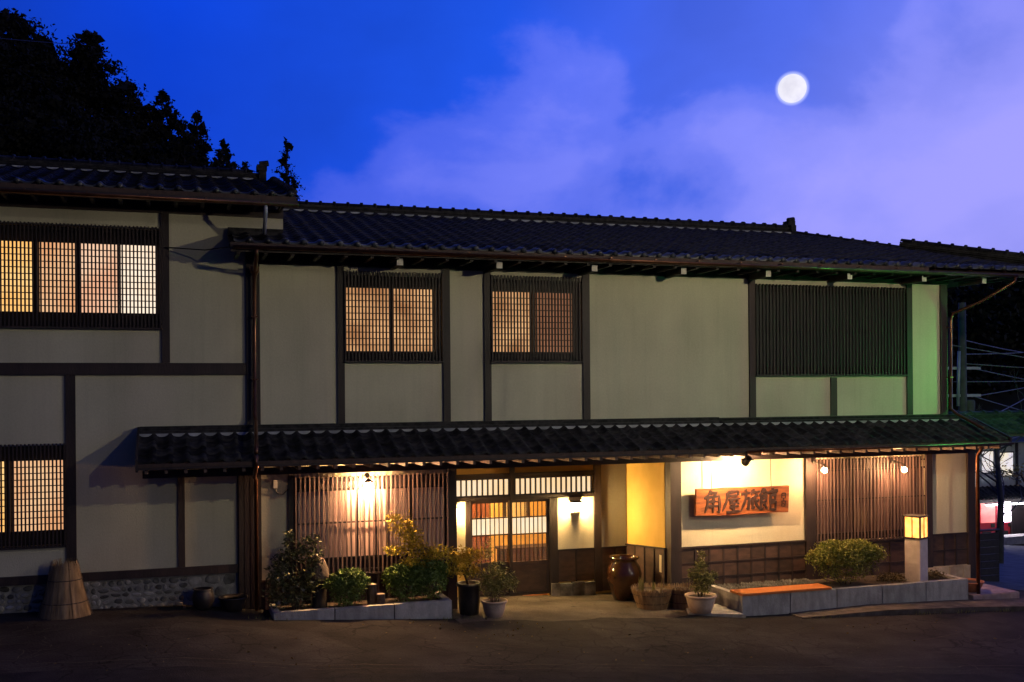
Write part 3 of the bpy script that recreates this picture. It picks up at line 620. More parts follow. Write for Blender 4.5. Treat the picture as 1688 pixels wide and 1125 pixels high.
# pent roof over the ground floor
pent = empty('pent_roof', (0, 0, 0), inn)
PX0, PX1 = -6.68, 10.62
PR = Roof(PX0, 0.265, -1.40, 2.755, 0.37, 0.275)
m = MB(); slab(m, PX0, PX1, -1.41, 2.745, -0.06, 2.745 + 0.37 * 1.35, 0.05); m.build('roof_deck', 'soffit', pent)
roof_tiles(pent, PR, 65, lambda i: 4, 4, dict(lip=0.030), 'pent_tile', 9, 'pent_eave_tile')
def fillets(parent, R, ncol, y, z, w_=0.80, h_=0.055):
    m = MB(); n = 8; W_ = R.wd * w_ / 2
    for dep in (0.0, 0.05):
        for k in range(n + 1): a = math.pi + math.pi * k / n; m.v.append((W_ * math.cos(a), dep, h_ * math.sin(a)))
    m.f.append(tuple(range(n + 1))[::-1]); m.f += [(k, k + 1, n + 2 + k, n + 1 + k) for k in range(n)] + [(0, n + 1, 2 * n + 1, n)]
    me = mesh('mortar_fillet', m.v, m.f)
    for i in range(ncol): put('mortar_fillet', me, 'lime', parent, (R.x0 + (i + 0.36) * R.wd, y, z))
fillets(pent, PR, 65, -0.375, 3.195)
box('roof_flashing', pent, 'tile', PX0, 4.35, -0.33, -0.06, 3.19, 3.245); box('roof_flashing', pent, 'tile', PX0, 4.38, -0.25, -0.056, 3.247, 3.315)
box('roof_flashing', pent, 'tile', 4.4, PX1, -0.33, -0.06, 3.185, 3.235); box('roof_flashing', pent, 'tile', 4.42, PX1, -0.2, -0.056, 3.237, 3.29)
m = MB(); slab(m, PX1 + 0.003, PX1 + 0.04, -1.41, 2.83, -0.06, 3.31, 0.20); m.build('verge_board', 'timber', pent)
box('verge_board', pent, 'timber', PX0 - 0.035, PX0 - 0.002, -1.40, -0.06, 2.62, 2.72)
m = MB(); slab(m, PX0 - 0.04, PX0 - 0.003, -1.41, 2.83, -0.06, 3.31, 0.20); m.build('verge_board', 'timber', pent)
box('fascia', pent, 'timber', PX0, PX1, -1.405, -1.38, 2.655, 2.693)
for k in range(57):
    xk = PX0 + 0.1 + k * 0.303; a_ = box('rafter', pent, 'slat', xk, xk + 0.05, -1.345, -0.02, 2.585, 2.65)
box('eave_beam', pent, 'timber', PX0 + 0.05, PX1, -0.62, -0.53, 2.46, 2.582)
m = MB(); slab(m, PX0 + 0.02, PX1, -1.37, 2.662, -0.02, 2.672, 0.01); m.build('soffit', 'soffit', pent)
gutter(inn, (4.3, -1.475, 2.70), (PX1, -1.475, 2.72), 0.05)

for par, R_, i0, n_, y_, z_ in LATE:
    R2 = Roof(R_.x0 + i0 * R_.wd, R_.wd, R_.y0, R_.z0, R_.sl, R_.ln); fillets(par, R2, n_, y_, z_ - 0.01, 0.7, 0.04)
fillets(wr, WR, 20, 3.0 - 0.19, 8.255, 0.7, 0.035)
# ground floor, left of the entrance
holed_wall('lower_wall', inn, 'plaster', -4.66, -1.17, -0.2, 3.1, 0, 0.16, [(-4.07, -1.25, 0.50, 2.34)])
box('post', inn, 'timber', -4.19, -4.07, -0.045, 0.01, 0.0, 2.62)
slat_window(inn, -4.07, -1.25, 0.58, 2.33, 0.88, 2.09, 0.0815, [(-4.03, -2.95, 'mauve'), (-2.95, -2.60, 'mauve'), (-2.60, -2.0, 'mauve'), (-1.92, -1.30, 'mauve')], 0, [(-2.97, -2.93), (-2.42, -2.37), (-1.99, -1.93)], yf=-0.085, sw=0.026, extra=(1.5,), py=0.0, sd=0.02, smat='slat')
box('lower_board', inn, 'board', -4.66, -1.25, -0.03, -0.002, 0.0, 0.545)
for k in range(17): box('batten', inn, 'slat', -4.60 + k * 0.2, -4.56 + k * 0.2, -0.06, -0.031, 0.0, 0.545)
# entrance recess
box('entrance_post', inn, 'timber', -1.25, -1.08, -0.06, 0.17, gz(-1.2, 0) - 0.1, 2.62)
box('recess_side_wall', inn, 'plaster_ochre', -1.24, -1.09, 0.17, 2.05, -0.4, 2.7)
BY = 2.05
holed_wall('recess_back_wall', inn, 'plaster_ochre', -1.09, 3.36, -0.55, 2.75, BY, BY + 0.12, [(-0.56, 2.54, 1.66, 2.04), (-0.33, 1.53, -0.55, 1.57)])
box('white_panel', inn, 'plaster_white', 1.72, 2.565, BY - 0.012, BY - 0.001, 0.45, 1.575)
box('white_panel', inn, 'plaster_white', -1.0, -0.33, BY - 0.012, BY - 0.001, 0.45, 1.575)
box('pale_panel', inn, 'plaster', 2.73, 3.34, BY - 0.012, BY - 0.001, 0.45, 2.26)
for a, b, c, d in [(2.57, 2.73, -0.5, 2.7), (1.53, 1.715, -0.5, 1.57), (-0.335, -0.225, -0.5, 1.57), (0.645, 0.75, 1.57, 2.28)]: box('door_post', inn, 'timber', a, b, BY - 0.06, BY + 0.02, c, d)
box('lintel', inn, 'timber', -1.09, 2.57, BY - 0.055, BY + 0.03, 1.575, 1.66); box('lintel', inn, 'timber', -1.09, 2.57, BY - 0.05, BY + 0.03, 2.04, 2.14)
box('ceiling_beam', inn, 'timber', -1.09, 3.36, BY - 0.07, BY - 0.02, 2.27, 2.42)
box('recess_ceiling', inn, 'soffit', -1.09, 3.36, 0.0, BY, 2.60, 2.66)
# transom lights
for xa, xb in ((-0.55, 0.645), (0.755, 2.53)):
    t_ = empty('transom', (0, 0, 0), inn)
    box('transom_paper', t_, 'frosted', xa, xb, BY + 0.045, BY + 0.055, 1.665, 2.035)
    n = int((xb - xa) / 0.113)
    for k in range(n + 1): xk = xa + (xb - xa - 0.024) * k / n; box('transom_bar', t_, 'timber', xk, xk + 0.024, BY - 0.03, BY + 0.03, 1.665, 2.035)
    box('transom_rail', t_, 'timber', xa, xb, BY - 0.028, BY + 0.04, 1.665, 1.685); box('transom_rail', t_, 'timber', xa, xb, BY - 0.028, BY + 0.04, 2.015, 2.035)
# sliding doors
for xa, xb, yo in ((-0.225, 0.69, 0.075), (0.64, 1.53, 0.0)):
    d_ = empty('sliding_door', (0, yo, 0), inn); y0 = BY - 0.02; zb, zt = -0.47, 1.57
    box('stile', d_, 'timber', xa, xa + 0.06, y0, y0 + 0.05, zb, zt); box('stile', d_, 'timber', xb - 0.06, xb, y0, y0 + 0.05, zb, zt)
    for za, zc in ((zb, zb + 0.07), (0.17, 0.25), (0.82, 0.845), (1.18, 1.205), (1.51, zt)): box('rail', d_, 'timber', xa + 0.06, xb - 0.06, y0 + 0.002, y0 + 0.048, za, zc)
    box('kick_panel', d_, 'board', xa + 0.06, xb - 0.06, y0 + 0.018, y0 + 0.035, zb + 0.07, 0.17)
    box('frosted_band', d_, 'frosted', xa + 0.06, xb - 0.06, y0 + 0.026, y0 + 0.032, 0.845, 1.18)
    box('pane', d_, 'glass', xa + 0.06, xb - 0.06, y0 + 0.026, y0 + 0.030, 0.25, 0.82); box('pane', d_, 'glass', xa + 0.06, xb - 0.06, y0 + 0.026, y0 + 0.030, 1.205, 1.51)
    for k in range(1, 8): xk = xa + 0.06 + (xb - xa - 0.12) * k / 8; box('lattice_bar', d_, 'timber', xk - 0.009, xk + 0.009, y0 + 0.004, y0 + 0.024, 0.25, 1.51)
    box('door_pull', d_, 'iron', xb - 0.045 if yo == 0 else xa + 0.015, xb - 0.015 if yo == 0 else xa + 0.045, y0 - 0.008, y0 - 0.001, 0.40, 0.55)
# the lit hall behind the doors
hall = empty('entrance_hall', (0, 0, 0), inn)
for a in [('plaster', -0.9, 3.0, 5.0, 5.06, -0.5, 2.5)]: box('hall_wall', hall, 'room', *a[1:])
box('hall_wall', hall, 'room', -0.96, -0.90, BY + 0.13, 5.0, -0.5, 2.5); box('hall_wall', hall, 'room', 3.0, 3.06, BY + 0.13, 5.0, -0.5, 2.5)
box('hall_ceiling', hall, 'room', -0.96, 3.06, BY + 0.13, 5.06, 2.5, 2.55); box('hall_floor', hall, 'benchwood', -0.96, 3.06, BY + 0.13, 5.06, -0.55, -0.505)
# furniture seen through the glass
scr = tag(empty('folding_screen', (0.62, 4.5, -0.505)), 'dark brown folding screen standing in the hall behind the doors', 'screen')
for k in range(2): box('panel', scr, 'curtain', -0.25 + k * 0.30, 0.03 + k * 0.30, (k % 2) * 0.05, 0.03 + (k % 2) * 0.05, 0.0, 2.05)
pf = tag(empty('picture_frame', (1.75, 4.96, 1.0)), 'dark framed picture on the yellow hall wall', 'picture')
box('frame', pf, 'timber', -0.33, 0.33, -0.02, 0.03, -0.30, 0.30); box('picture', pf, 'plaster_white', -0.25, 0.25, -0.026, -0.021, -0.22, 0.22)
st = tag(empty('hall_counter', (1.6, 4.0, -0.505)), 'low wooden counter in the entrance hall', 'counter')
box('top', st, 'board', -0.6, 0.7, -0.2, 0.3, 0.72, 0.77); box('front', st, 'board', -0.55, 0.65, -0.15, -0.12, 0.0, 0.72); box('side', st, 'board', -0.55, -0.52, -0.12, 0.28, 0.0, 0.72); box('side', st, 'board', 0.62, 0.65, -0.12, 0.28, 0.0, 0.72)
rl = tag(empty('hall_lamp', (0.75, 3.3, 2.5)), 'round ceiling lamp inside the entrance hall', 'lamp')
MB().lathe([(0.05, -0.16), (0.17, -0.14), (0.20, -0.08), (0.18, -0.03), (0.08, -0.002)], 20).build('shade', 'room_lamp', rl)
MB().lathe([(0.10, -0.03), (0.10, 0.0)], 16).build('canopy', 'iron', rl)
# wainscot at the back and along the yellow side wall
def wainscot(parent, x0, x1, y, z0, z1, step, rows, mat_='board', face=-0.03):
    n = max(1, round((x1 - x0) / step))
    for k in range(n):
        for r in range(rows):
            box('wainscot_board', parent, mat_, x0 + (x1 - x0) * k / n + 0.004, x0 + (x1 - x0) * (k + 1) / n - 0.004, y + face, y - 0.001, z0 + (z1 - z0) * r / rows + 0.003, z0 + (z1 - z0) * (r + 1) / rows - 0.003)
        box('batten', parent, 'timber', x0 + (x1 - x0) * k / n - 0.017, x0 + (x1 - x0) * k / n + 0.017, y + face - 0.018, y + face - 0.0005, z0, z1)
    if rows > 1:
        for r in range(1, rows): zz = z0 + (z1 - z0) * r / rows; box('wainscot_rail', parent, 'timber', x0, x1, y + face - 0.015, y + face - 0.001, zz - 0.014, zz + 0.014)
    box('wainscot_cap', parent, 'timber', x0, x1, y + face - 0.028, y - 0.0005, z1, z1 + 0.03)
wainscot(inn, 1.72, 2.565, BY, -0.24, 0.43, 0.42, 1); wainscot(inn, 2.735, 3.36, BY, -0.5, 0.43, 0.31, 1)
for k, (a, b) in enumerate([(1.55, 1.74), (1.75, 2.02), (2.03, 2.30), (2.31, 2.56)]): box('base_stone', inn, 'stone', a, b, BY - 0.10 - 0.01 * (k % 2), BY - 0.002, -0.58, -0.25 - 0.02 * (k % 2))
# the yellow flank of the recess
m = MB(); m.box(3.36, 3.48, 0.2, BY, 0.0, 2.72); m.build('recess_side_wall', 'plaster_ochre', inn)
for k in range(4):
    ya, yb = 0.14 + k * 0.475, 0.14 + (k + 1) * 0.475 - 0.01
    zt = lambda y: 0.64 - 0.08 * y
    m = MB(); m.v = [(3.33, ya, -0.6), (3.33, yb, -0.6), (3.33, yb, zt(yb)), (3.33, ya, zt(ya)), (3.357, ya, -0.6), (3.357, yb, -0.6), (3.357, yb, zt(yb)), (3.357, ya, zt(ya))]
    m.f = [(0, 3, 2, 1), (4, 5, 6, 7), (0, 1, 5, 4), (3, 7, 6, 2), (0, 4, 7, 3), (1, 2, 6, 5)]; m.build('wainscot_board', 'board', inn)
    box('batten', inn, 'timber', 3.31, 3.3295, ya - 0.02, ya + 0.015, -0.6, zt(ya))
m = MB(); m.v = [(3.30, 0.12, 0.64), (3.30, BY - .03, 0.478), (3.358, BY - .03, 0.478), (3.358, 0.12, 0.64), (3.30, 0.12, 0.67), (3.30, BY - .03, 0.508), (3.358, BY - .03, 0.508), (3.358, 0.12, 0.67)]; m.f = list(BOXF); m.build('wainscot_cap', 'timber', inn)
box('name_plate', inn, 'plaster_white', 3.318, 3.328, 0.28, 0.37, 0.15, 0.50)
# sign wall
box('entrance_post', inn, 'timber', 3.36, 3.60, -0.08, 0.17, gz(3.5, 0) - 0.1, 2.62)
box('sign_wall', inn, 'plaster_white', 3.60, 6.52, 0.0, 0.16, -0.5, 3.1)
wainscot(inn, 3.60, 6.52, 0.0, -0.25, 0.66, 0.325, 3)
box('post', inn, 'timber', 6.52, 6.76, -0.08, 0.16, gz(6.6, 0) - 0.1, 2.62)
# the latticed bay to the right of the sign
holed_wall('lower_wall', inn, 'plaster', 6.76, 10.72, -0.5, 3.1, 0.0, 0.16, [(6.80, 9.58, 0.62, 2.38)])
slat_window(inn, 6.78, 9.59, 0.62, 2.37, 0.80, 2.12, 0.0835, [(6.82, 7.75, 'darkglass'), (7.75, 8.7, 'darkglass'), (8.7, 9.56, 'darkglass')], 0, [(7.73, 7.77), (8.68, 8.72)], yf=-0.085, sw=0.026, extra=(1.5,), py=0.0, sd=0.02, smat='slat')
wainscot(inn, 6.78, 9.59, 0.0, -0.35, 0.54, 0.47, 2)
box('post', inn, 'timber', 9.60, 9.76, -0.06, 0.01, -0.5, 2.62)
wainscot(inn, 9.76, 10.72, 0.0, -0.06, 0.62, 0.32, 2)
for k in range(6): box('base_stone', inn, 'pale_stone', 9.62 + k * 0.19, 9.80 + k * 0.19, -0.07 - 0.008 * (k % 2), -0.001, -0.62, -0.075)
box('corner_post', inn, 'timber', 10.72, 10.92, -0.06, 0.16, -0.6, 2.62); box('side_wall', inn, 'plaster', 10.76, 10.9, 0.16, 7.0, -0.6, 3.1)

# ================================================================== sign
sg = tag(empty('hanging_sign', (4.93, -0.19, 1.60)), 'orange brown wooden name board with dark brushed characters hung on the white wall', 'sign')
sg.rotation_euler = (math.radians(4), 0, 0)
m = MB(); r_ = random.Random(2); nn = 14
top = [(-1.075 + 2.15 * k / nn, 0.272 + r_.uniform(-0.006, 0.006)) for k in range(nn + 1)]; bot = [(-1.07 + 2.14 * k / nn, -0.272 + r_.uniform(-0.012, 0.012)) for k in range(nn + 1)]
for y in (-0.035, 0.035):
    for p in top + bot: m.v.append((p[0], y, p[1]))
T = nn + 1
for k in range(nn):
    m.f += [(T + k, T + k + 1, k + 1, k), (2 * T + k, 2 * T + k + 1, 3 * T + k + 1, 3 * T + k), (k, k + 1, 2 * T + k + 1, 2 * T + k), (T + k, 3 * T + k, 3 * T + k + 1, T + k + 1)]
m.f += [(0, 2 * T, 3 * T, T), (nn, T + nn, 3 * T + nn, 2 * T + nn)]
m.build('board', 'signwood', sg)
GLY = [
 [[(.42, .99), (.30, .82), (.08, .62)], [(.36, .88), (.70, .90), (.54, .72)], [(.26, .70), (.24, .36), (.12, .02)], [(.24, .69), (.82, .73), (.86, .40), (.84, .0), (.72, .08)], [(.27, .50), (.80, .52)], [(.27, .30), (.80, .32)], [(.54, .70), (.53, .02)]],
 [[(.24, .90), (.80, .96), (.78, .76)], [(.24, .74), (.78, .77)], [(.25, .90), (.20, .50), (.0, .08)], [(.30, .58), (.92, .63)], [(.54, .60), (.40, .42), (.78, .46)], [(.70, .53), (.84, .38)], [(.38, .26), (.84, .30)], [(.59, .44), (.58, .06)], [(.22, .04), (.98, .08)]],
 [[(.22, .99), (.30, .86)], [(.02, .76), (.50, .84)], [(.27, .80), (.20, .42), (.02, .06)], [(.25, .56), (.45, .60), (.40, .10), (.28, .16)], [(.66, .99), (.52, .74)], [(.60, .82), (.97, .88)], [(.86, .72), (.56, .58)], [(.62, .60), (.60, .10), (.74, .22)], [(.72, .62), (.78, .36), (.99, .04)], [(.93, .52), (.77, .38)]],
 [[(.28, .99), (.02, .64)], [(.27, .97), (.48, .76)], [(.26, .84), (.31, .76)], [(.14, .68), (.13, .06), (.30, .16)], [(.14, .66), (.40, .70), (.40, .38)], [(.15, .53), (.39, .55)], [(.15, .38), (.39, .40)], [(.30, .32), (.47, .08)], [(.73, 1.0), (.74, .90)], [(.55, .84), (.52, .72)], [(.55, .83), (.97, .88), (.90, .74)], [(.63, .70), (.62, .02)], [(.63, .69), (.87, .72), (.86, .48), (.64, .47)], [(.63, .36), (.91, .39), (.90, .04), (.63, .05)]],
]
def brush(strokes, w_, h_, thick, sw):
    m = MB()
    for si, st_ in enumerate(strokes):
        pts = []
        for a, b in zip(st_[:-1], st_[1:]):
            for q in range(5): t = q / 5; pts.append((a[0] + (b[0] - a[0]) * t, a[1] + (b[1] - a[1]) * t))
        pts.append(st_[-1]); n = len(pts); b0 = len(m.v)
        for k, p in enumerate(pts):
            q0, q1 = pts[max(0, k - 1)], pts[min(n - 1, k + 1)]; dx, dy = (q1[0] - q0[0]) * w_, (q1[1] - q0[1]) * h_; L = math.hypot(dx, dy) or 1
            t = k / (n - 1); ww = sw * (1.15 - 0.55 * t + 0.25 * math.sin(t * 9 + si)) * (0.7 if k == 0 else 1) * (0.55 if k == n - 1 else 1)
            nx_, ny_ = -dy / L * ww, dx / L * ww; X, Z = p[0] * w_, p[1] * h_; yo = -0.0004 * si
            m.v += [(X + nx_, 0, Z + ny_), (X - nx_, 0, Z - ny_), (X - nx_ * .8, -thick + yo, Z - ny_ * .8), (X + nx_ * .8, -thick + yo, Z + ny_ * .8)]
        for k in range(n - 1):
            a = b0 + 4 * k
            for i in range(4): j = (i + 1) % 4; m.f.append((a + i, a + j, a + 4 + j, a + 4 + i))
        m.f += [(b0, b0 + 3, b0 + 2, b0 + 1), (b0 + 4 * n - 4, b0 + 4 * n - 3, b0 + 4 * n - 2, b0 + 4 * n - 1)]
    return m
for k, (g, gx) in enumerate(zip(GLY, (-0.92, -0.47, -0.05, 0.36))):
    brush(g, 0.45, 0.47, 0.016, 0.032).build('brushed_character', 'ink', sg, (gx - .01, -0.0355, -0.225 if k != 1 else -0.24))
seal = [[(.1, .95), (.9, .95), (.9, .62), (.1, .62), (.1, .95)], [(.1, .78), (.9, .8)], [(.5, .6), (.5, .4)], [(.1, .4), (.9, .42), (.85, .05), (.15, .05), (.12, .4)], [(.3, .3), (.7, .14)]]
brush(seal, 0.11, 0.30, 0.010, 0.010).build('seal_characters', 'ink', sg, (0.89, -0.0352, -0.16))
for sx in (-0.72, 0.66): MB().tube([(sx, -0.01, 0.26), (sx, 0.03, 0.6), (sx, 0.06, 0.98)], 0.007, 6).build('hanging_cord', 'rope', sg)

# ================================================================== lamps
def globe(r, n=14):
    return [(r * math.sin(math.pi * (k + .3) / (8.6)), -r * math.cos(math.pi * (k + .3) / 8.6)) for k in range(9)]
def wall_lamp(loc, label, bulbmat, r, wall_dy, shade=True, cat='lamp', group=None):
    o = tag(empty('wall_lamp', loc), label, cat, group)
    MB().lathe(globe(r), 16).build('bulb', bulbmat, o, smooth=True)
    if shade: MB().lathe([(r * 0.35, r * 1.75), (r * 0.5, r * 1.6), (r * 1.35, r * 1.05), (r * 1.32, r * 1.0), (r * 0.4, r * 1.2)], 18).build('shade', 'iron', o, smooth=True)
    MB().tube([(0, 0, r * 1.6), (0, 0.02, r * 2.3), (0, wall_dy * 0.6, r * 2.8), (0, wall_dy, r * 2.6)], 0.012, 8).build('bracket', 'iron', o)
    MB().tube([(0, wall_dy - 0.02, r * 2.6), (0, wall_dy, r * 2.6)], 0.045, 12).build('wall_plate', 'iron', o)
    return o
wall_lamp((-2.785, -0.27, 2.17), 'glowing wall lamp over the left latticed window', 'bulb', 0.075, 0.16)
wall_lamp((6.68, -0.50, 2.19), 'small glowing bulb lamp beside the post right of the name board', 'bulb_small', 0.055, 0.36)
wall_lamp((8.66, -0.50, 2.14), 'small glowing bulb lamp above the stone pillar lantern', 'bulb_small', 0.055, 0.36)
for lx, lb in ((2.13, 'bright box wall lamp on the white panel right of the sliding doors'), (-0.66, 'wall lamp on the white panel left of the sliding doors')):
    o = tag(empty('entry_lamp', (lx, BY - 0.15, 1.36)), lb, 'lamp')
    MB().lathe([(0.05, -0.07), (0.085, -0.06), (0.10, 0.0), (0.10, 0.09), (0.085, 0.10)], 18).build('shade', 'bulb_entry', o, smooth=True)
    MB().box(-0.12, 0.12, -0.11, 0.135, 0.105, 0.13).build('top_plate', 'timber', o)
    m = MB(); m.v = [(-0.035, -0.05, -0.075), (0.035, -0.05, -0.075), (0.11, 0.135, -0.12), (-0.11, 0.135, -0.12), (-0.05, -0.05, -0.115), (0.05, -0.05, -0.115), (0.11, 0.135, -0.15), (-0.11, 0.135, -0.15)]; m.f = [(3, 2, 1, 0), (4, 5, 6, 7), (0, 1, 5, 4), (1, 2, 6, 5), (2, 3, 7, 6), (3, 0, 4, 7)]
    m.build('bottom_bracket', 'timber', o)
sp = tag(empty('sign_spotlight', (4.56, -1.02, 2.50)), 'black spotlight under the eave above the name board', 'spotlight')
MB().tube([(0, 0.0, 0.08), (0, 0.02, 0.0)], 0.02, 8).build('bracket', 'iron', sp)
MB().tube([(-0.02, -0.09, 0.03), (0, 0.09, -0.06)], [0.06, 0.085], 14).build('housing', 'iron', sp)
MB().box(-0.13, 0.13, -0.02, 0.02, -0.02, 0.02).build('yoke', 'iron', sp)
MB().tube([(0, 0.095, -0.063), (0.0, 0.125, -0.078)], [0.070, 0.050], 14).build('lens', 'bulb_spot', sp)
# lantern on its pillar
ln = tag(empty('pillar_lantern', (8.56, -0.98, -0.22)), 'square paper lantern glowing orange on a pale stone pillar', 'lantern')
ln.scale = (0.83, 0.83, 1); rz = math.radians(24); ln.rotation_euler = (0, 0, rz)
box('pillar', ln, 'pillar', -0.20, 0.20, -0.20, 0.20, -0.1, 0.97)
box('lantern_base', ln, 'timber', -0.235, 0.235, -0.235, 0.235, 0.971, 1.0)
box('lantern_paper', ln, 'lantern', -0.20, 0.20, -0.20, 0.20, 1.001, 1.415)
for sx in (-1, 1):
    for sy in (-1, 1): box('corner_strip', ln, 'timber', sx * 0.208 - 0.018, sx * 0.208 + 0.018, sy * 0.208 - 0.018, sy * 0.208 + 0.018, 1.0, 1.42)
box('center_strip', ln, 'timber', -0.009, 0.009, -0.216, -0.201, 1.0, 1.42); box('center_strip', ln, 'timber', -0.216, -0.201, -0.009, 0.009, 1.0, 1.42)
box('lantern_cap', ln, 'timber', -0.245, 0.245, -0.245, 0.245, 1.421, 1.45)
# two street lamps outside the picture: a green mercury one by the corner, a warm one added across the road to brighten the front wall
def street_lamp(label, x, y, h, bulb, r, dx, dy):
    o = tag(empty('street_lamp', (x, y, gz(x, y))), label, 'street lamp')
    MB().tube([(0, 0, -0.3), (0, 0, h + .1)], [0.09, 0.06], 12).build('pole', 'galvanized', o, smooth=True)
    MB().tube([(0, 0, h + .05), (dx * .45, dy * .45, h + .2), (dx, dy, h + .15)], 0.03, 8).build('arm', 'galvanized', o, smooth=True)
    MB().lathe([(0.22, 0.03), (0.20, 0.08), (0.08, 0.18), (0.05, 0.19)], 18, dx, dy).build('hood', 'galvanized', o, (0, 0, h), smooth=True)
    MB().lathe(globe(r), 14, dx, dy).build('bulb', bulb, o, (0, 0, h - r * .6), smooth=True)
street_lamp('street lamp with a green mercury light right of the inn', 13.5, -1.9, 5.1, 'mercury', 0.10, -0.4, 0.1)
street_lamp('street lamp with a warm visored light added across the road to brighten the inn', 6.5, -12.0, 7.9, 'warm_fill', 0.12, -0.2, 0.5)
gl = [o for o in bpy.data.objects if o.get('label', '').startswith('street lamp with a green')][0]
box('added_visor', gl, 'galvanized', -0.75, -0.05, -0.25, 0.45, 4.885, 4.90)  # plate added to keep the green light off lower roof and ground
vz = [o for o in bpy.data.objects if o.get('label', '').startswith('street lamp with a warm')][0]
box('added_visor', vz, 'galvanized', -0.75, 0.35, 0.28, 0.80, 7.62, 7.64); box('added_back_plate', vz, 'galvanized', -0.75, 0.35, 0.26, 0.279, 7.62, 8.05)  # plates added to shape the warm light and keep it off the foreground

# ================================================================== planters
def planter(name, label, x0, x1, yf, yb, ztop, n, zsoil, ends):
    o = tag(empty(name, ((x0 + x1) / 2, yf, gz((x0 + x1) / 2, yf))), label, 'planter'); oz = o.location
    def bx(nm, mt, a, b, c, d, e, f_): return box(nm, o, mt, a - oz.x, b - oz.x, c - oz.y, d - oz.y, e - oz.z, f_ - oz.z)
    for k in range(n):
        a = x0 + (x1 - x0) * k / n; b = x0 + (x1 - x0) * (k + 1) / n
        bx('block', 'concrete', a + 0.010, b - 0.010, yf, yf + 0.12, min(gz(a, yf), gz(b, yf)) - 0.08, ztop - 0.003 * (k % 2))
        bx('joint', 'soil', b - 0.010, b + 0.010, yf + 0.02, yf + 0.11, min(gz(a, yf), gz(b, yf)) - 0.08, ztop - 0.02)
    for e in ends: bx('end_block', 'concrete', e, e + 0.12, yf + 0.122, yb, gz(e, yf) - 0.1, ztop - 0.004)
    bx('soil', 'soil', x0 + 0.12, x1 - 0.12, yf + 0.121, yb, zsoil - 0.4, zsoil)
    return o
planter('block_planter', 'low grey concrete block planter below the left latticed window', -4.55, -1.41, -0.92, -0.07, 0.135, 3, 0.08, [-4.55, -1.53])
planter('block_planter', 'long pale concrete block planter with the pillar lantern at the right', 4.18, 9.50, -1.42, -0.10, -0.085, 5, -0.14, [4.18, 9.38])
bn = tag(empty('bench_board', (5.15, -1.05, -0.08)), 'wide orange wooden bench board lying on the right planter', 'bench')
for k in range(2): box('plank', bn, 'benchwood', -0.98, 1.02, -0.40 + k * 0.235, -0.168 + k * 0.235, 0.0, 0.045)
box('batten', bn, 'board', -0.75, -0.65, -0.35, 0.04, -0.03, -0.001); box('batten', bn, 'board', 0.65, 0.75, -0.35, 0.04, -0.03, -0.001)
st = tag(empty('door_step', (3.75, -0.95, gz(3.75, -0.95))), 'dark flat stone step slab left of the right planter', 'step')
m = MB(); m.v = [(-0.55, -0.15, -0.1), (0.42, -0.62, -0.1), (0.42, 0.45, -0.1), (-0.3, 0.45, -0.1), (-0.55, -0.15, 0.05), (0.42, -0.62, 0.05), (0.42, 0.45, 0.05), (-0.3, 0.45, 0.05)]; m.f = list(BOXF); m.build('slab', 'concrete', st)
ps = tag(empty('tiled_step', (10.15, -0.80, gz(10.1, -0.8))), 'pink tiled step at the right end of the long planter', 'step')
for i in range(5):
    for j in range(4): box('tile', ps, 'pinktile', -0.55 + i * 0.24, -0.318 + i * 0.24, -0.62 + j * 0.24, -0.388 + j * 0.24, 0.08, 0.20)
    box('front_tile', ps, 'pinktile', -0.55 + i * 0.24, -0.318 + i * 0.24, -0.645, -0.622, -0.08, 0.185)
box('core', ps, 'mortar', -0.545, 0.64, -0.621, 0.33, -0.1, 0.079)
# pavement strip with a kerb in front of the right planter
m = MB(); pts = [(5.2, -1.9), (7, -2.0), (9, -2.15), (11, -2.3), (13.5, -2.5), (16, -2.7)]
kb = empty('kerb'); tag(kb, 'worn concrete kerb strip along the foot of the right planter', kind='structure')
for (xa, ya), (xb, yb) in zip(pts[:-1], pts[1:]):
    m = MB(); za, zb_ = gz(xa, ya), gz(xb, yb); ha, hb = (0.02 if xa < 6 else 0.10), 0.10
    m.v = [(xa, ya, za - .1), (xb - 0.008, yb, zb_ - .1), (xb - 0.008, -1.43, zb_ - .1), (xa, -1.43, za - .1), (xa, ya, za + ha), (xb - 0.008, yb, zb_ + hb), (xb - 0.008, -1.43, zb_ + hb), (xa, -1.43, za + ha)]; m.f = list(BOXF)
    m.build('kerb_stone', 'kerbstone', kb)
# pebbles below the sign wall
rnd = random.Random(6); m = MB()
for k in range(520):
    x, y = rnd.uniform(3.75, 6.45), rnd.uniform(-0.5, -0.06); r = rnd.uniform(0.018, 0.04); zz = -0.12 if x > 4.3 else gz(x, y)
    b = len(m.v); a0 = rnd.uniform(0, 3); 
    for q in range(5): a = a0 + q * 1.2566; m.v.append((x + r * math.cos(a), y + r * math.sin(a), zz - 0.01))
    m.v.append((x, y, zz + r * 1.1)); m.f += [(b + q, b + (q + 1) % 5, b + 5) for q in range(5)]
tag(m.build('pebbles', 'stone'), 'grey pebbles strewn along the foot of the white sign wall', kind='stuff')

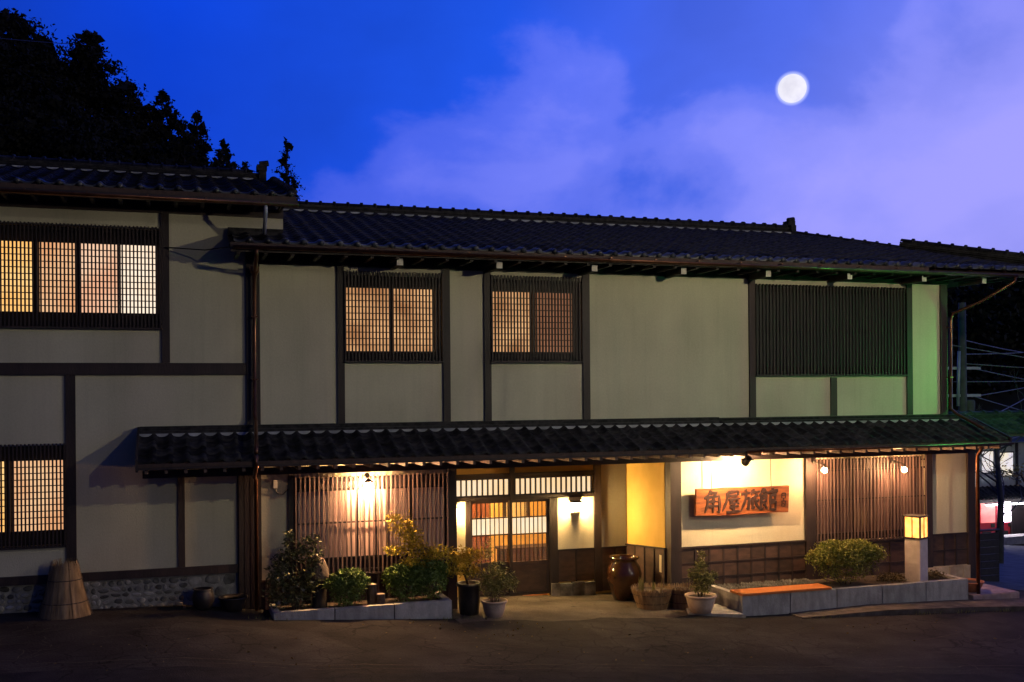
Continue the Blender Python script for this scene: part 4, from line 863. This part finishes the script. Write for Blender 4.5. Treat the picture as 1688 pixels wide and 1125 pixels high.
# weeds in the kerb joints and fallen leaves
rng = np.random.default_rng(51); m = MB(); r2 = random.Random(51)
for k in range(420):
    c = r2.choice([(5.6, -1.93), (7.9, -2.08), (8.9, -2.16), (9.7, -2.22), (10.6, -2.30), (11.3, -2.34), (9.2, -1.44), (6.4, -1.44), (11.6, 0.9), (12.4, 1.6), (-1.45, -0.95), (-4.6, -0.9)])
    x, y = c[0] + r2.gauss(0, .16), c[1] + r2.gauss(0, .03); h = r2.uniform(.02, .09); a = r2.uniform(0, 6.28); z0 = gz(x, y); t = Vector((-math.sin(a), math.cos(a), 0)) * .006
    p = Vector((x, y, z0)); q = p + Vector((math.cos(a) * h * .6, math.sin(a) * h * .6, h)); m.poly([p - t, p + t, q])
tag(m.build('weeds', 'bamboo_leaf'), 'small weeds growing in the joints of kerb and planter', kind='stuff')
pl = np.array([(r2.gauss(-1.3, 1.3), r2.uniform(-2.6, -1.0)) for _ in range(60)] + [(r2.uniform(-8, 9), r2.uniform(-4.5, -2.4)) for _ in range(70)])
P3 = np.array([(x, y, gz(x, y) + .014) for x, y in pl]); lv, lf = leaves(P3, 0.05, .6, rng, 0.92)
tag(put('fallen_leaves', mesh('fallen_leaves', lv, lf), 'dry_leaf'), 'scattered dry leaves fallen on the forecourt', kind='stuff')

# ================================================================== pots and jars
def pot(name, label, loc, prof, material, cat='pot', soil=None, rim=None):
    o = tag(empty(name, loc), label, cat)
    MB().lathe(prof, 30).build('body', material, o, smooth=True)
    if soil: MB().lathe([(soil[0], soil[1] - 0.02), (soil[0] * 0.98, soil[1])], 20).build('soil', 'soil', o)
    if rim: MB().lathe(rim, 30).build('rim', material, o, smooth=True)
    return o
def bowl(r0, r1, h, lip=0.02, dip=0.05):
    return [(r0 * .9, 0), (r0, 0.01), (r0 + (r1 - r0) * .55, h * .4), (r1 * .97, h * .8), (r1 * 0.98, h * .88), (r1 + lip, h * .9), (r1 + lip, h), (r1 * .93, h), (r1 * .9, h - dip)]
J = (2.75, 0.85, gz(2.75, 0.85))
pot('ceramic_jar', 'large glossy brown ceramic jar in the entrance corner', J, [(0.19, 0), (0.22, 0.02), (0.28, 0.18), (0.35, 0.42), (0.365, 0.55), (0.33, 0.70), (0.27, 0.79), (0.255, 0.83), (0.29, 0.86), (0.315, 0.885), (0.305, 0.91), (0.26, 0.905), (0.24, 0.87), (0.23, 0.6)], 'jar', 'jar')
pot('flower_pot', 'pale round clay pot holding the bamboo left of the doors', (-0.585, -0.80, gz(-.585, -.8)), bowl(0.155, 0.225, 0.30), 'palepot', soil=(0.205, 0.26))
pot('flower_pot', 'pale round clay pot with wide rim beside the bench board', (3.47, -1.10, gz(3.47, -1.10) + .04), bowl(0.20, 0.285, 0.34), 'palepot', soil=(0.26, 0.30))
pot('tall_pot', 'tall black pot holding the orange maple beside the entrance post', (-0.99, -0.55, gz(-.99, -.55)), [(0.17, 0), (0.18, 0.02), (0.20, 0.3), (0.205, 0.50), (0.23, 0.53), (0.23, 0.58), (0.20, 0.58), (0.19, 0.53)], 'darkpot', soil=(0.19, 0.54))
pot('dark_pot', 'small black pot left of the wing corner', (-5.67, -0.30, gz(-5.67, -.3)), [(0.11, 0), (0.16, 0.06), (0.185, 0.2), (0.165, 0.31), (0.15, 0.33), (0.175, 0.36), (0.14, 0.36), (0.13, 0.3)], 'darkpot')
pot('shallow_bowl', 'wide dark bowl on the ground by the wing corner', (-5.17, -0.30, gz(-5.17, -.3)), bowl(0.15, 0.235, 0.25), 'darkpot', 'bowl', soil=(0.2, 0.2))
pot('flower_pot', 'red terracotta pot on the pink tiled step', (9.85, -1.02, gz(10.1, -.8) + 0.203), bowl(0.19, 0.30, 0.22, 0.025), 'terracotta', soil=(0.27, 0.19))
def straw_basket(name, label, loc, rb, rt, h, n, seed, ex=1.0):
    o = tag(empty(name, loc), label, 'basket'); o.scale = (ex, 1, 1); r2 = random.Random(seed)
    MB().lathe([(rb * .90, 0.0), (rt * .87, h * .88), (rt * .7, h * .80)], 24).build('core', 'stem', o)
    m = MB()
    for k in range(n):
        a = 2 * math.pi * k / n + r2.uniform(-.02, .02); wd = r2.uniform(0.004, 0.010); hh = h * r2.uniform(0.88, 1.10)
        t = Vector((-math.sin(a), math.cos(a), 0)) * wd; d0 = Vector((math.cos(a), math.sin(a), 0)); j = r2.uniform(-.06, .06)
        d1 = Vector((math.cos(a + j), math.sin(a + j), 0))
        p0 = d0 * rb * r2.uniform(.96, 1.10); p1 = d1 * (rb + (rt - rb) * .55) * r2.uniform(.99, 1.05) + Vector((0, 0, hh * .5)); p2 = d1 * rt * r2.uniform(.96, 1.08) + Vector((0, 0, hh))
        m.poly([p0 - t, p0 + t, p1 + t, p1 - t]); m.poly([p1 - t, p1 + t, p2 + t * .5, p2 - t * .5])
    m.build('straw', 'straw', o)
    for q in (0.3, 0.72):
        r_ = (rb + (rt - rb) * q) * 1.05
        MB().tube([(r_ * math.cos(6.2832 * k / 24), r_ * math.sin(6.2832 * k / 24), h * q) for k in range(25)], 0.008, 6, False).build('binding_rope', 'rope', o)
    return o
straw_basket('straw_basket', 'wide straw basket planter in front of the brown jar', (2.80, -0.35, gz(2.8, -.35)), 0.27, 0.40, 0.40, 520, 3)
straw_basket('straw_basket', 'darker rough straw basket behind the right clay pot', (3.42, -0.42, gz(3.42, -.42)), 0.22, 0.27, 0.42, 320, 5)
cone = straw_basket('straw_cone', 'tall straw cone wrapped with rope against the wing wall', (-7.86, -0.33, 0.205), 0.40, 0.20, 0.86, 520, 8)
cone['category'] = 'straw cone'
# stone lantern in the left planter
sl_ = tag(empty('stone_lantern', (-3.70, -0.40, 0.08)), 'round topped stone lantern half hidden by leaves in the left planter', 'stone lantern')
MB().lathe([(0.14, 0), (0.14, 0.03), (0.125, 0.10), (0.12, 0.42), (0.14, 0.46)], 18, wob=0.02).build('shaft', 'darkstone', sl_, smooth=True)
MB().lathe([(0.14, 0.46), (0.168, 0.49), (0.172, 0.58), (0.155, 0.70), (0.115, 0.80), (0.06, 0.87), (0.015, 0.89)], 20, wob=0.02).build('cap', 'capstone', sl_, smooth=True)
for lb, (x, y), r, h in (('taller cut log post standing between the hedge balls', (-2.80, -0.60), 0.09, 0.38), ('shorter cut log post standing between the hedge balls', (-2.66, -0.72), 0.075, 0.22)):
    o = tag(empty('log_post', (x, y, 0.08)), lb, 'log'); MB().lathe([(r, 0), (r * 1.02, h * .5), (r * .98, h - .005)], 12, wob=0.05, seed=3).build('bark', 'stem', o); MB().lathe([(r * .93, h - .004), (r * .9, h)], 12).build('cut_face', 'palepot', o)
md_ = tag(empty('door_entry_phone', (-4.42, -0.02, 2.26)), 'small grey outdoor fitting with a dangling cable on the plaster', 'fitting')
box('body', md_, 'white_end', -0.03, 0.04, -0.06, 0.0, -0.08, 0.06); MB().tube([(0, -.03, -.08), (.03, -.03, -.17), (.14, -.02, -.2), (.24, -.02, -.1)], 0.008, 6).build('cable', 'cable', md_)

# ================================================================== plants
def blob_pts(blobs, n, rng, shell=0.55):
    vol = np.array([r[3] * r[4] * r[5] for r in blobs]) ** 0.75; k = rng.choice(len(blobs), n, p=vol / vol.sum()); B = np.array(blobs)[k]
    d = rng.normal(size=(n, 3)); d /= np.linalg.norm(d, axis=1)[:, None]; r = (shell + (1 - shell) * rng.random(n)) ** 0.8 * (1 + 0.10 * rng.normal(size=n))
    return B[:, :3] + d * B[:, 3:6] * r[:, None]
def plant(name, label, cat, loc, blobs, n, size, asp, leafmat, stems=(), seed=1, up=0.3, droop=0.0, stemr=0.012, group=None, shell=0.55, parts=('foliage', 'stem'), stemmat='stem'):
    rng = np.random.default_rng(seed); o = tag(empty(name, loc), label, cat, group)
    v, f = leaves(blob_pts(blobs, n, rng, shell), size, asp, rng, up, droop)
    put(parts[0], mesh(parts[0], v, f), leafmat, o)
    for s in stems:
        r = s[1] if isinstance(s[0][0], (tuple, list)) and not isinstance(s[1], tuple) else stemr
        pts = s[0] if isinstance(s[0][0], (tuple, list)) and not isinstance(s[1], tuple) else s
        MB().tube(pts, [r * (1 - 0.7 * k / max(1, len(pts) - 1)) for k in range(len(pts))], 7).build(parts[1], stemmat, o, smooth=True)
    return o
def lumps(rx, ry, rz, n, seed, k=0.45):
    r2 = random.Random(seed); out = [(0, 0, rz, rx * .8, ry * .8, rz * .9)]
    for i in range(n):
        a = r2.uniform(0, 6.28); t = r2.uniform(0.1, 1.2); s = r2.uniform(.75, 1.2)
        out.append((rx * .62 * math.cos(a) * math.sin(t + .3), ry * .62 * math.sin(a) * math.sin(t + .3), rz + rz * .68 * math.cos(t), rx * k * s, ry * k * s, rz * k * s))
    return out
plant('hedge_ball', 'round clipped green shrub beside the stone lantern', 'shrub', (-3.24, -0.62, 0.08), lumps(0.42, 0.30, 0.33, 16, 1), 6500, 0.05, 0.6, 'box_leaf', [[(0, 0, -.02), (0.02, 0, 0.2), (.05, 0, .4)]], 1, shell=0.65)
plant('hedge_ball', 'round clipped green shrub right of the cut logs', 'shrub', (-2.18, -0.55, 0.08), lumps(0.44, 0.30, 0.33, 16, 2), 6500, 0.05, 0.6, 'box_leaf', [[(0, 0, -.02), (0.02, 0, 0.2), (.05, 0, .4)]], 2, shell=0.65)
plant('hedge_ball', 'round clipped green shrub next to the entrance post', 'shrub', (-1.72, -0.52, 0.08), lumps(0.40, 0.30, 0.37, 16, 3), 6500, 0.05, 0.6, 'box_leaf', [[(0, 0, -.02), (0.02, 0, 0.2), (.05, 0, .4)]], 3, shell=0.65)
plant('hedge_bush', 'broad yellow green bush growing in the right planter', 'shrub', (6.95, -0.80, -0.14), lumps(0.92, 0.45, 0.44, 40, 4, 0.40), 17000, 0.05, 0.6, 'yel_leaf', [[(0, 0, -.02), (0.02, 0, 0.2), (.1, 0, .5)], [(0.1, 0, -.02), (0.3, 0, 0.3)], [(-0.1, 0, -.02), (-0.3, 0, 0.3)]], 4)
plant('leafy_shrub', 'tall loose glossy leaved shrub at the left end of the left planter', 'shrub', (-4.12, -0.50, 0.08),
      [(-.28, 0, .35, .28, .25, .38), (.05, .0, .35, .28, .25, .38), (-.15, 0, .9, .26, .2, .24), (.12, -.02, 1.05, .18, .15, .26), (.30, -.05, .95, .22, .16, .24), (-.12, 0, 1.25, .13, .12, .16), (.3, -.05, 1.2, .16, .12, .12), (.28, 0, .55, .2, .2, .3), (-.36, 0, 0.7, .16, .16, .25)], 2300, 0.085, 0.42, 'glossy_leaf',
      [[(0, 0, -.02), (-.05, 0, .6), (-.12, 0, 1.3)], [(0.03, 0, -.02), (.1, 0, .6), (.25, 0, 1.15)], [(-.03, 0, -.02), (-.2, 0, .5), (-.3, 0, .8)]], 5, droop=0.3, shell=0.25)
plant('maple_tree', 'small orange yellow maple leaning left from the tall black pot', 'maple', (-0.99, -0.55, gz(-.99, -.55) + .53),
      [(-1.22, 0, 1.12, .26, .2, .26), (-1.40, 0, 1.30, .16, .14, .12), (-1.05, 0, .95, .24, .2, .22), (-1.35, 0, .72, .26, .2, .12), (-.95, 0, .72, .28, .22, .18), (-1.1, -.05, .52, .2, .2, .12), (-.62, 0, .62, .32, .25, .18), (-.2, 0, .52, .36, .28, .20), (.1, .05, .55, .30, .25, .16), (-.8, 0, .42, .22, .2, .14), (0.0, 0, .28, .30, .25, .16), (-.3, -.05, .3, .22, .2, .12)], 3300, 0.085, 0.28, 'maple_leaf',
      [[(0, 0, -.04), (-.1, 0, .25), (-.45, 0, .5), (-.85, 0, .75), (-1.2, 0, 1.1)], [(-.1, 0, .2), (.05, .02, .4), (.12, .05, .55)], [(-.45, 0, .5), (-.8, -.03, .5), (-1.05, -.05, .52)], [(-.8, 0, .7), (-1.1, 0, .7), (-1.35, 0, .72)]], 6, up=0.4, droop=0.5, stemr=0.025, shell=0.2, parts=('crown', 'trunk'))
plant('potted_bamboo', 'feathery bamboo growing from the pale pot left of the doors', 'bamboo', (-0.585, -0.80, gz(-.585, -.8) + .26),
      [(0, 0, .25, .3, .28, .2), (-.12, 0, .45, .26, .22, .2), (.18, 0, .42, .28, .24, .22), (.05, 0, .62, .2, .18, .16), (-.1, 0, .95, .12, .1, .22), (.35, 0, .3, .16, .15, .14)], 1500, 0.105, 0.16, 'bamboo_leaf',
      [[(.02 * k, .02 * (k % 3 - 1), -.02), (.05 * k, .04 * (k % 3 - 1), .35), (.1 * k, .05 * (k % 3 - 1), .6 + .06 * (k % 2))] for k in range(-3, 4)] + [[(-.03, 0, -.02), (-.07, 0, .6), (-.1, 0, 1.15)]], 7, droop=0.35, stemr=0.006, shell=0.1)
plant('potted_bamboo', 'upright leafy bamboo growing from the clay pot by the bench board', 'bamboo', (3.47, -1.10, gz(3.47, -1.10) + .34),
      [(0, 0, .15, .24, .22, .12), (-.02, 0, .38, .26, .22, .18), (.15, 0, .32, .2, .18, .16), (0.0, 0, .60, .16, .14, .16), (.02, 0, .80, .09, .08, .12), (-.2, 0, .46, .1, .1, .12), (.28, 0, .38, .1, .1, .12)], 1150, 0.10, 0.2, 'bamboo_leaf',
      [[(.02 * k, .02 * (k % 3 - 1), -.02), (.04 * k, .03 * (k % 3 - 1), .3), (.06 * k, .04 * (k % 3 - 1), .55 + .1 * (k % 2))] for k in range(-3, 4)] + [[(0, 0, -.02), (.01, 0, .5), (.02, 0, .9)]], 8, droop=0.2, stemr=0.006, shell=0.1)
iris = tag(empty('blade_plant', (2.62, -0.42, gz(2.62, -.42) + .33)), 'thin green blades growing in the wide straw basket', 'plant'); m = MB(); r2 = random.Random(5)
for k in range(26):
    a = r2.uniform(0, 6.28); b = r2.uniform(0, .22); x, y = (-.08 + r2.uniform(-.05, .05), 0) if k < 16 else (r2.uniform(0, .35), r2.uniform(-.1, .1)); h = r2.uniform(.15, .36); d = Vector((math.cos(a), math.sin(a), 0))
    p0 = Vector((x, y, 0)); p1 = p0 + Vector((0, 0, h * .6)) + d * b * .3 * h; p2 = p0 + Vector((0, 0, h)) + d * b * h; t = Vector((-d.y, d.x, 0)) * .008
    m.poly([p0 - t, p0 + t, p1 + t * .8, p1 - t * .8]); m.poly([p1 - t * .8, p1 + t * .8, p2])
m.build('blades', 'bamboo_leaf', iris)
for lb, x, y, rx, seed in (('low dry brown groundcover between the bush and the lantern pillar', 8.08, -.80, .36, 21), ('low dry groundcover to the right of the lantern pillar', 9.05, -.85, .34, 22)):
    plant('groundcover', lb, 'plant', (x, y, -.16), [(0, 0, .06, rx, .3, .13), (-.1, 0, .1, rx * .6, .2, .13), (.12, 0, .1, rx * .5, .2, .1)], 800, 0.055, 0.4, 'dry_leaf', (), seed, shell=0.2)

# ================================================================== fence, poles, wires and the street at the right
fn = tag(empty('board_fence', (13.6, 2.5, gz(13.6, 2.5))), 'black board fence standing behind the right corner of the inn', 'fence')
for k in range(7): box('board', fn, 'iron', -0.32, 0.36, 0.0, 0.03, 0.0 + k * 0.18, 0.172 + k * 0.18)
for xk in (-0.34, 0.33): box('post', fn, 'timber', xk, xk + 0.06, 0.031, 0.09, -0.2, 1.30)
box('cap', fn, 'timber', -0.36, 0.40, -0.03, 0.10, 1.30, 1.34)
for k in range(5): box('side_board', fn, 'iron', -0.36, -0.33, 0.2, 3.0, 0.0 + k * 0.25, 0.24 + k * 0.25)
gt_ = tag(empty('roofed_gate', (13.4, 2.0, gz(13.4, 2.0))), 'small dark tiled gate roof beyond the right corner of the inn', 'gate'); gz0 = gt_.location.z
GR = Roof(-2.3, 0.27, -0.55, 2.74 - gz0, 0.40, 0.27)
roof_tiles(gt_, GR, 22, lambda i: 4, 4, dict(lip=0.03), 'roof_tile', 15, 'eave_tile')
m = MB(); slab(m, -2.3, 3.7, -0.56, 2.73 - gz0, 0.45, 3.12 - gz0, 0.05); slab(m, -2.3, 3.7, 1.45, 2.73 - gz0, 0.45, 3.12 - gz0, 0.05); m.build('roof_deck', 'soffit', gt_)
ridge(gt_, (-2.35, 0.45, 3.12 - gz0), (3.7, 0.45, 3.12 - gz0), 2, 0.4, 0.24, 0.07, end=False)
box('beam', gt_, 'timber', -2.2, 3.6, 0.38, 0.52, 2.80 - gz0, 2.95 - gz0)
for xk in (-2.1, 3.3): box('gate_post', gt_, 'timber', xk, xk + .16, 0.36, 0.54, -0.2, 2.80 - gz0)
up_ = tag(empty('utility_pole', (18.6, 9.0, gz(18.6, 9))), 'grey utility pole in the dark beyond the right corner', 'utility pole')
MB().tube([(0, 0, -.5), (0, 0, 8.6)], [0.17, 0.12], 12).build('pole', 'pole', up_, smooth=True)
for zz in (5.5, 6.4): MB().box(-0.7, 0.7, -0.05, 0.05, zz, zz + 0.09).build('crossarm', 'galvanized', up_)
MB().tube([(-.28, -.1, 5.2), (-.22, -.1, 7.0)], 0.05, 8).build('conduit', 'galvanized', up_, smooth=True)
MB().lathe([(0.16, 4.9), (0.19, 4.95), (0.19, 5.35), (0.16, 5.4)], 14, 0.25, 0).build('transformer', 'pole', up_, smooth=True)
r2 = random.Random(9)
for k, (za, zb_, xb, yb) in enumerate([(6.0, 5.0, 34, 4), (6.3, 6.9, 34, 14), (5.4, 5.6, 34, 10), (4.9, 6.4, 36, 16), (4.4, 4.6, 34, 8), (3.4, 3.3, 36, 9), (4.0, 6.2, 36, 20), (6.6, 4.2, 34, 6), (5.9, 3.6, 36, 12), (5.0, 2.4, 34, 14), (3.0, 5.2, 36, 15), (6.8, 5.8, 36, 18)]):
    a = Vector((18.6 + r2.uniform(-.5, .5), 9.0, za + gz(18.6, 9) + .6)); b = Vector((xb, yb, zb_)); pts = [a.lerp(b, t / 10) - Vector((0, 0, 0.5 * math.sin(math.pi * t / 10))) for t in range(11)]
    tag(MB().tube(pts, 0.018, 5).build('overhead_wire', 'wire_gray'), ['thin wire dropping right from the utility pole top', 'highest wire rising right from the utility pole', 'middle wire running right from the utility pole', 'wire climbing from the middle of the utility pole', 'lower wire running level from the utility pole', 'lowest wire running level from the utility pole', 'slanting wire rising steeply right of the utility pole', 'wire falling steeply from the top of the utility pole', 'wire falling gently from the upper crossarm', 'wire falling to the right from the middle of the pole', 'wire climbing from low on the pole to the right edge', 'thin wire starting above all others at the pole'][k], 'wire', 'wires on the utility pole')
tag(MB().tube([(-6.25, -0.06, 6.40), (-5.6, -.4, 6.33), (-5.12, -0.93, 6.34)], 0.011, 6).build('service_cable', 'cable'), 'thin black cable from the wing post to the main roof gutter', 'cable')
def wire(a, b, sag, lb):
    a, b = Vector(a), Vector(b); tag(MB().tube([a.lerp(b, t / 12) - Vector((0, 0, sag * math.sin(math.pi * t / 12))) for t in range(13)], 0.025, 5).build('overhead_wire', 'cable'), lb, 'wire', 'wires over the wooded hill')
wire((-22, 40, 22.6), (-11.3, 59.5, 28.4), 0.2, 'upper thin wire crossing in front of the wooded hill')
wire((-22, 40, 13.9), (-7, 59, 18.6), 0.3, 'lower thin wire crossing in front of the wooded hill')

bt = tag(empty('bare_tree', (20.6, 9.6, gz(20.6, 9.6))), 'bare branched tree tangled around the utility pole at the right', 'tree')
r2 = random.Random(77); bm_ = MB(); MB().tube([(0, 0, -.3), (0.1, 0, 2.2), (-.1, 0, 4.0)], [.14, .10, .06], 8).build('trunk', 'pole', bt, smooth=True)
def grow(p, d, L, r, dep):
    q = p + d * L; mid = p.lerp(q, .5) + Vector((r2.uniform(-1, 1), r2.uniform(-1, 1), r2.uniform(-1, 1))) * L * .08
    bm_.tube([p, mid, q], [r, r * .8, r * .6], 4, False)
    if dep > 0:
        for _ in range(r2.choice((2, 3, 3))):
            e = (d + Vector((r2.uniform(-1, 1), r2.uniform(-1, 1), r2.uniform(-.5, .8))) * .85).normalized(); grow(q, e, L * r2.uniform(.6, .85), r * .62, dep - 1)
for k in range(7): a = k * .9; grow(Vector((0, 0, 1.6 + k * .38)), Vector((math.cos(a), math.sin(a) * .6, .55)).normalized(), 1.15, .035, 4)
bm_.build('branches', 'pole', bt)
# far street: house, canopy, vending machines
FY = 24.0; FZ = -3.75
fh = tag(empty('far_house', (38, FY + 1.6, FZ)), 'pale plastered house down the street behind the vending machines', 'building')
box('wall', fh, 'farwall', -12, 8, 0.0, 6, -0.5, 4.9)
for xk in (-7.2, -3.9, -2.6, -1.3, 0.0): box('post', fh, 'timber', xk, xk + 0.14, -0.06, -0.002, 0.0, 4.9)
for xa, xb, za, zb_ in [(-4.85, -4.55, 3.7, 4.5), (-4.75, -3.95, 2.2, 3.35), (-2.3, -1.5, 3.0, 4.2), (-3.5, -2.8, 3.2, 4.3)]:
    wn = box('window', fh, 'farwindow', xa, xb, -0.03, -0.004, za, zb_); 
    MB().box(xa - .05, xb + .05, -0.06, -0.031, za - .06, za).box(xa - .05, xb + .05, -0.06, -0.031, zb_, zb_ + .06).build('window_frame', 'timber', fh)
m = MB(); m.v = [(-12.5, -0.7, 4.8), (8.5, -0.7, 4.8), (8.5, 3, 5.9), (-12.5, 3, 5.9), (8.5, 6.7, 4.8), (-12.5, 6.7, 4.8)]; m.f = [(0, 1, 2, 3), (3, 2, 4, 5)]; m.build('roof', 'tile', fh)
cp = empty('canopy', (0, 0, 0), fh)
for k in range(16): o = put('canopy_tile', mesh('canopy_tile', *(lambda t: (t.v, t.f))(tile_mesh(0.3, 1.2)), True), 'tile', cp, (-6.6 + k * 0.3, -1.9, 2.0), (0.45, 0, 0))
box('canopy_beam', cp, 'timber', -6.6, -1.8, -1.85, -1.75, 1.82, 1.98)
for xk in (-6.5, -3.3, -2.0): box('canopy_post', cp, 'timber', xk, xk + .1, -1.8, -1.7, 0, 1.85)
sl2 = tag(empty('street_fill_light', (34.2, FY - 0.75, FZ + 1.78)), 'white tube light added under the canopy to brighten the far street', 'lamp')
MB().tube([(-1.6, 0, 0), (1.6, 0, 0)], 0.03, 8).build('tube', 'fill_tube', sl2); box('batten', sl2, 'white_end', -1.65, 1.65, -0.04, 0.04, 0.035, 0.09)  # tube added to throw light on the far road
box('dark_wall', cp, 'timber', -3.0, -1.75, -1.6, -1.5, 0.0, 1.9)
def vending(label, x, display, wd=1.05):
    o = tag(empty('vending_machine', (x, FY - 0.1, FZ)), label, 'vending machine')
    box('cabinet', o, 'red_metal', 0, wd, 0, 0.75, 0.0, 1.95); box('display', o, display, 0.07, wd - 0.08, -0.03, -0.002, 0.80, 1.88)
    box('coin_panel', o, 'iron', wd * .68, wd - .1, -0.032, -0.001, 0.55, 0.74); box('delivery_flap', o, 'iron', .15, wd - .35, -0.032, -0.001, 0.12, 0.34)
    for k in range(2): box('button_row', o, 'white_end', 0.1, wd - 0.12, -0.045, -0.031, 1.12 + k * .4, 1.15 + k * .4)
    return o
vending('red lit drinks machine down the street at the left of the pair', 32.75, 'red_display'); vending('white glowing drinks machine down the street at the right of the pair', 33.84, 'display')
tag(MB().box(28, 46, 22.6, 23.4, -3.9, -3.52).build('far_kerb', 'concrete'), 'pale kerb across the far side of the street', kind='structure')
plant('autumn_tree', 'small autumn tree with sparse pale yellow leaves before the far house', 'tree', (26.2, 15.0, gz(26.2, 15)), [(0.2, 0, 3.5, 1.1, .6, .4), (-.5, 0, 3.3, .6, .5, .3), (.9, 0, 3.2, .8, .5, .5)], 260, 0.14, .6, 'autumn', [[(1.5, 0, -.1), (1.4, 0, 2.0), (0.6, 0, 3.2), (-.6, 0, 3.5)], [(1.4, 0, 2.0), (1.6, 0, 3.6)]], 31, stemr=0.07, shell=0.1, parts=('crown', 'trunk'))

# ================================================================== wooded hill at the left, dark trees at the right
def hillz(x, y): return 16.0 * math.exp(-((x + 26) / 20) ** 2) * min(1, max(0, (y - 26) / 26)) + gz(x, y) - 0.4
tag(sheet('hill', list(np.arange(-90, 30, 5.0)), list(np.arange(20, 140, 5.0)), hillz, 'hill'), 'dark wooded hill rising behind the inn', kind='structure')
def cedar(label, loc, h, r, seed, n=2600, pw=0.6, leaf=0.75, group='cedars on the hill behind the inn'):
    rng = np.random.default_rng(seed); o = tag(empty('cedar_tree', loc), label, 'tree', group)
    blobs = []; nb = int(h * 8.0)
    for k in range(nb):
        t = 0.30 + 0.70 * (k + rng.random()) / nb; a = rng.random() * 6.28; R = r * (1.0 - t) ** pw + 0.10; rr = R * rng.uniform(.25, 1.0); s = max(0.30, R * 0.34 + 0.12) * rng.uniform(.8, 1.2)
        blobs.append((math.cos(a) * rr * .85, math.sin(a) * rr * .85, h * t, s, s, s * .62))
    blobs.append((0, 0, h * .985, .22, .22, .5))
    v, f = leaves(blob_pts(blobs, int(n * 3.4), rng, 0.10), leaf * .42, .55, rng, 0.2, 0.25)
    inner = [(b[0] * .8, b[1] * .8, b[2], b[3] * .8, b[4] * .8, b[5] * .8) for b in blobs]
    v2, f2 = leaves(blob_pts(inner, int(n * .55), rng, 0.0), leaf * 1.15, .7, rng, 0.2, 0.1)
    put('crown', mesh('crown', np.concatenate([v, v2]), f + [tuple(i + len(v) for i in q) for q in f2]), 'needles', o)
    MB().tube([(0, 0, -1), (0.1, 0, h * .5), (0, 0, h * .97)], [h * .018, h * .012, 0.03], 8).build('trunk', 'bark', o, smooth=True)
    m = MB()
    for b in blobs[::3]: m.tube([(0, 0, b[2] - .4), (b[0] * .6, b[1] * .6, b[2] - .1), (b[0], b[1], b[2])], [.07, .05, .02], 5)
    m.build('branches', 'bark', o)
    return o
def at60(x, y): return (x, y, hillz(x, y))
for k, (lb, x, y, top_, r, n, lf) in enumerate([
    ('huge dark cedar filling the left edge of the picture', -17.6, 60, 31.2, 7.5, 13000, .8), ('tall dark cedar leaning out of the hilltop second from left', -14.2, 58, 28.2, 5.4, 9000, .72),
    ('broad round topped dark tree with gaps of sky on the slope', -11.6, 60, 29.4, 5.4, 9000, .7), ('dark cedar below the broad tree on the slope', -9.0, 61, 26.4, 5.2, 8500, .65),
    ('dark cedar with ragged top over the wing roof', -6.6, 60, 25.8, 4.8, 8000, .6), ('shorter dark cedar right of the ragged one', -4.2, 60, 24.4, 4.6, 7500, .6),
    ('low dark cedar at the right end of the hill row', -2.4, 61, 22.6, 4.2, 7000, .55), ('small rounded cedar beside the ridge end of the wing', -0.6, 62, 21.4, 3.2, 5000, .5),
    ('dark cedar in the lower rank left of the low ones', -5.2, 55, 22.2, 4.6, 6000, .55), ('dark bushy cedar just behind the right part of the wing ridge', -2.7, 55, 20.6, 3.8, 5000, .5), ('lone pointed cedar in the gap between the two roofs', 2.15, 60, 22.8, 3.7, 4200, .45), ('dark cedar in the lower rank under the huge one', -13.0, 52, 22.5, 6, 9000, .7), ('dark cedar in the lower rank behind the wing ridge', -8.0, 53, 21.2, 5.5, 9000, .65)]):
    z0 = hillz(x, y); cedar(lb, (x, y, z0), top_ - z0, r * 1.35, 100 + k, n, pw=(0.85 if 'lone' in lb else 0.5 if ('huge' in lb or 'broad' in lb) else 0.68), leaf=lf)
tag(sheet('far_hill', list(np.arange(20, 120, 5.0)), list(np.arange(40, 130, 5.0)), lambda x, y: -4 + 15.0 * math.exp(-((x - 68) / 24) ** 2) * min(1, max(0, (y - 42) / 18)), 'hill'), 'dark slope beyond the street at the right', kind='structure')
for k, (lb, x, y, top_, r) in enumerate([('dark tree just right of the inn corner beyond the street', 55, 52, 14.2, 4.8), ('dark tree in the middle of the slope at the right', 59, 52, 14.6, 5), ('dark tree at the right edge above the far house', 64, 53, 14.6, 5.2), ('low dark tree behind the utility pole', 51, 52, 13.8, 4.4)]):
    rng = np.random.default_rng(300 + k); z0 = -4 + 15.0 * math.exp(-((x - 68) / 24) ** 2) * min(1, max(0, (y - 42) / 18)); h = top_ - z0
    bl = [(rng.uniform(-1, 1) * r * .75, rng.uniform(-1, 1) * r * .6, h * rng.uniform(.12, .88), r * .36, r * .34, r * .3) for _ in range(34)]
    plant('dark_tree', lb, 'tree', (x, y, z0), bl, 6500, 0.62, .6, 'darkleaf', [[(0, 0, -.5), (0.2, 0, h * .4), (.1, 0, h * .8)], [(0.1, 0, h * .3), (-r * .5, 0, h * .65)], [(0.1, 0, h * .3), (r * .5, 0.2, h * .7)]], 300 + k, stemr=0.22, shell=.1, group='dark trees at the right', parts=('crown', 'trunk'))

# ================================================================== moon
mo = MB().lathe([(19.6 * math.sin(math.pi * k / 24), -19.6 * math.cos(math.pi * k / 24)) for k in range(1, 24)], 48).build('moon', 'moon', None, tuple(Vector((-6.2, -19.0, 3.84)) + MOON_DIR * 1885 * .84), smooth=True)
tag(mo, 'full pale moon hanging in the violet evening sky', 'moon')
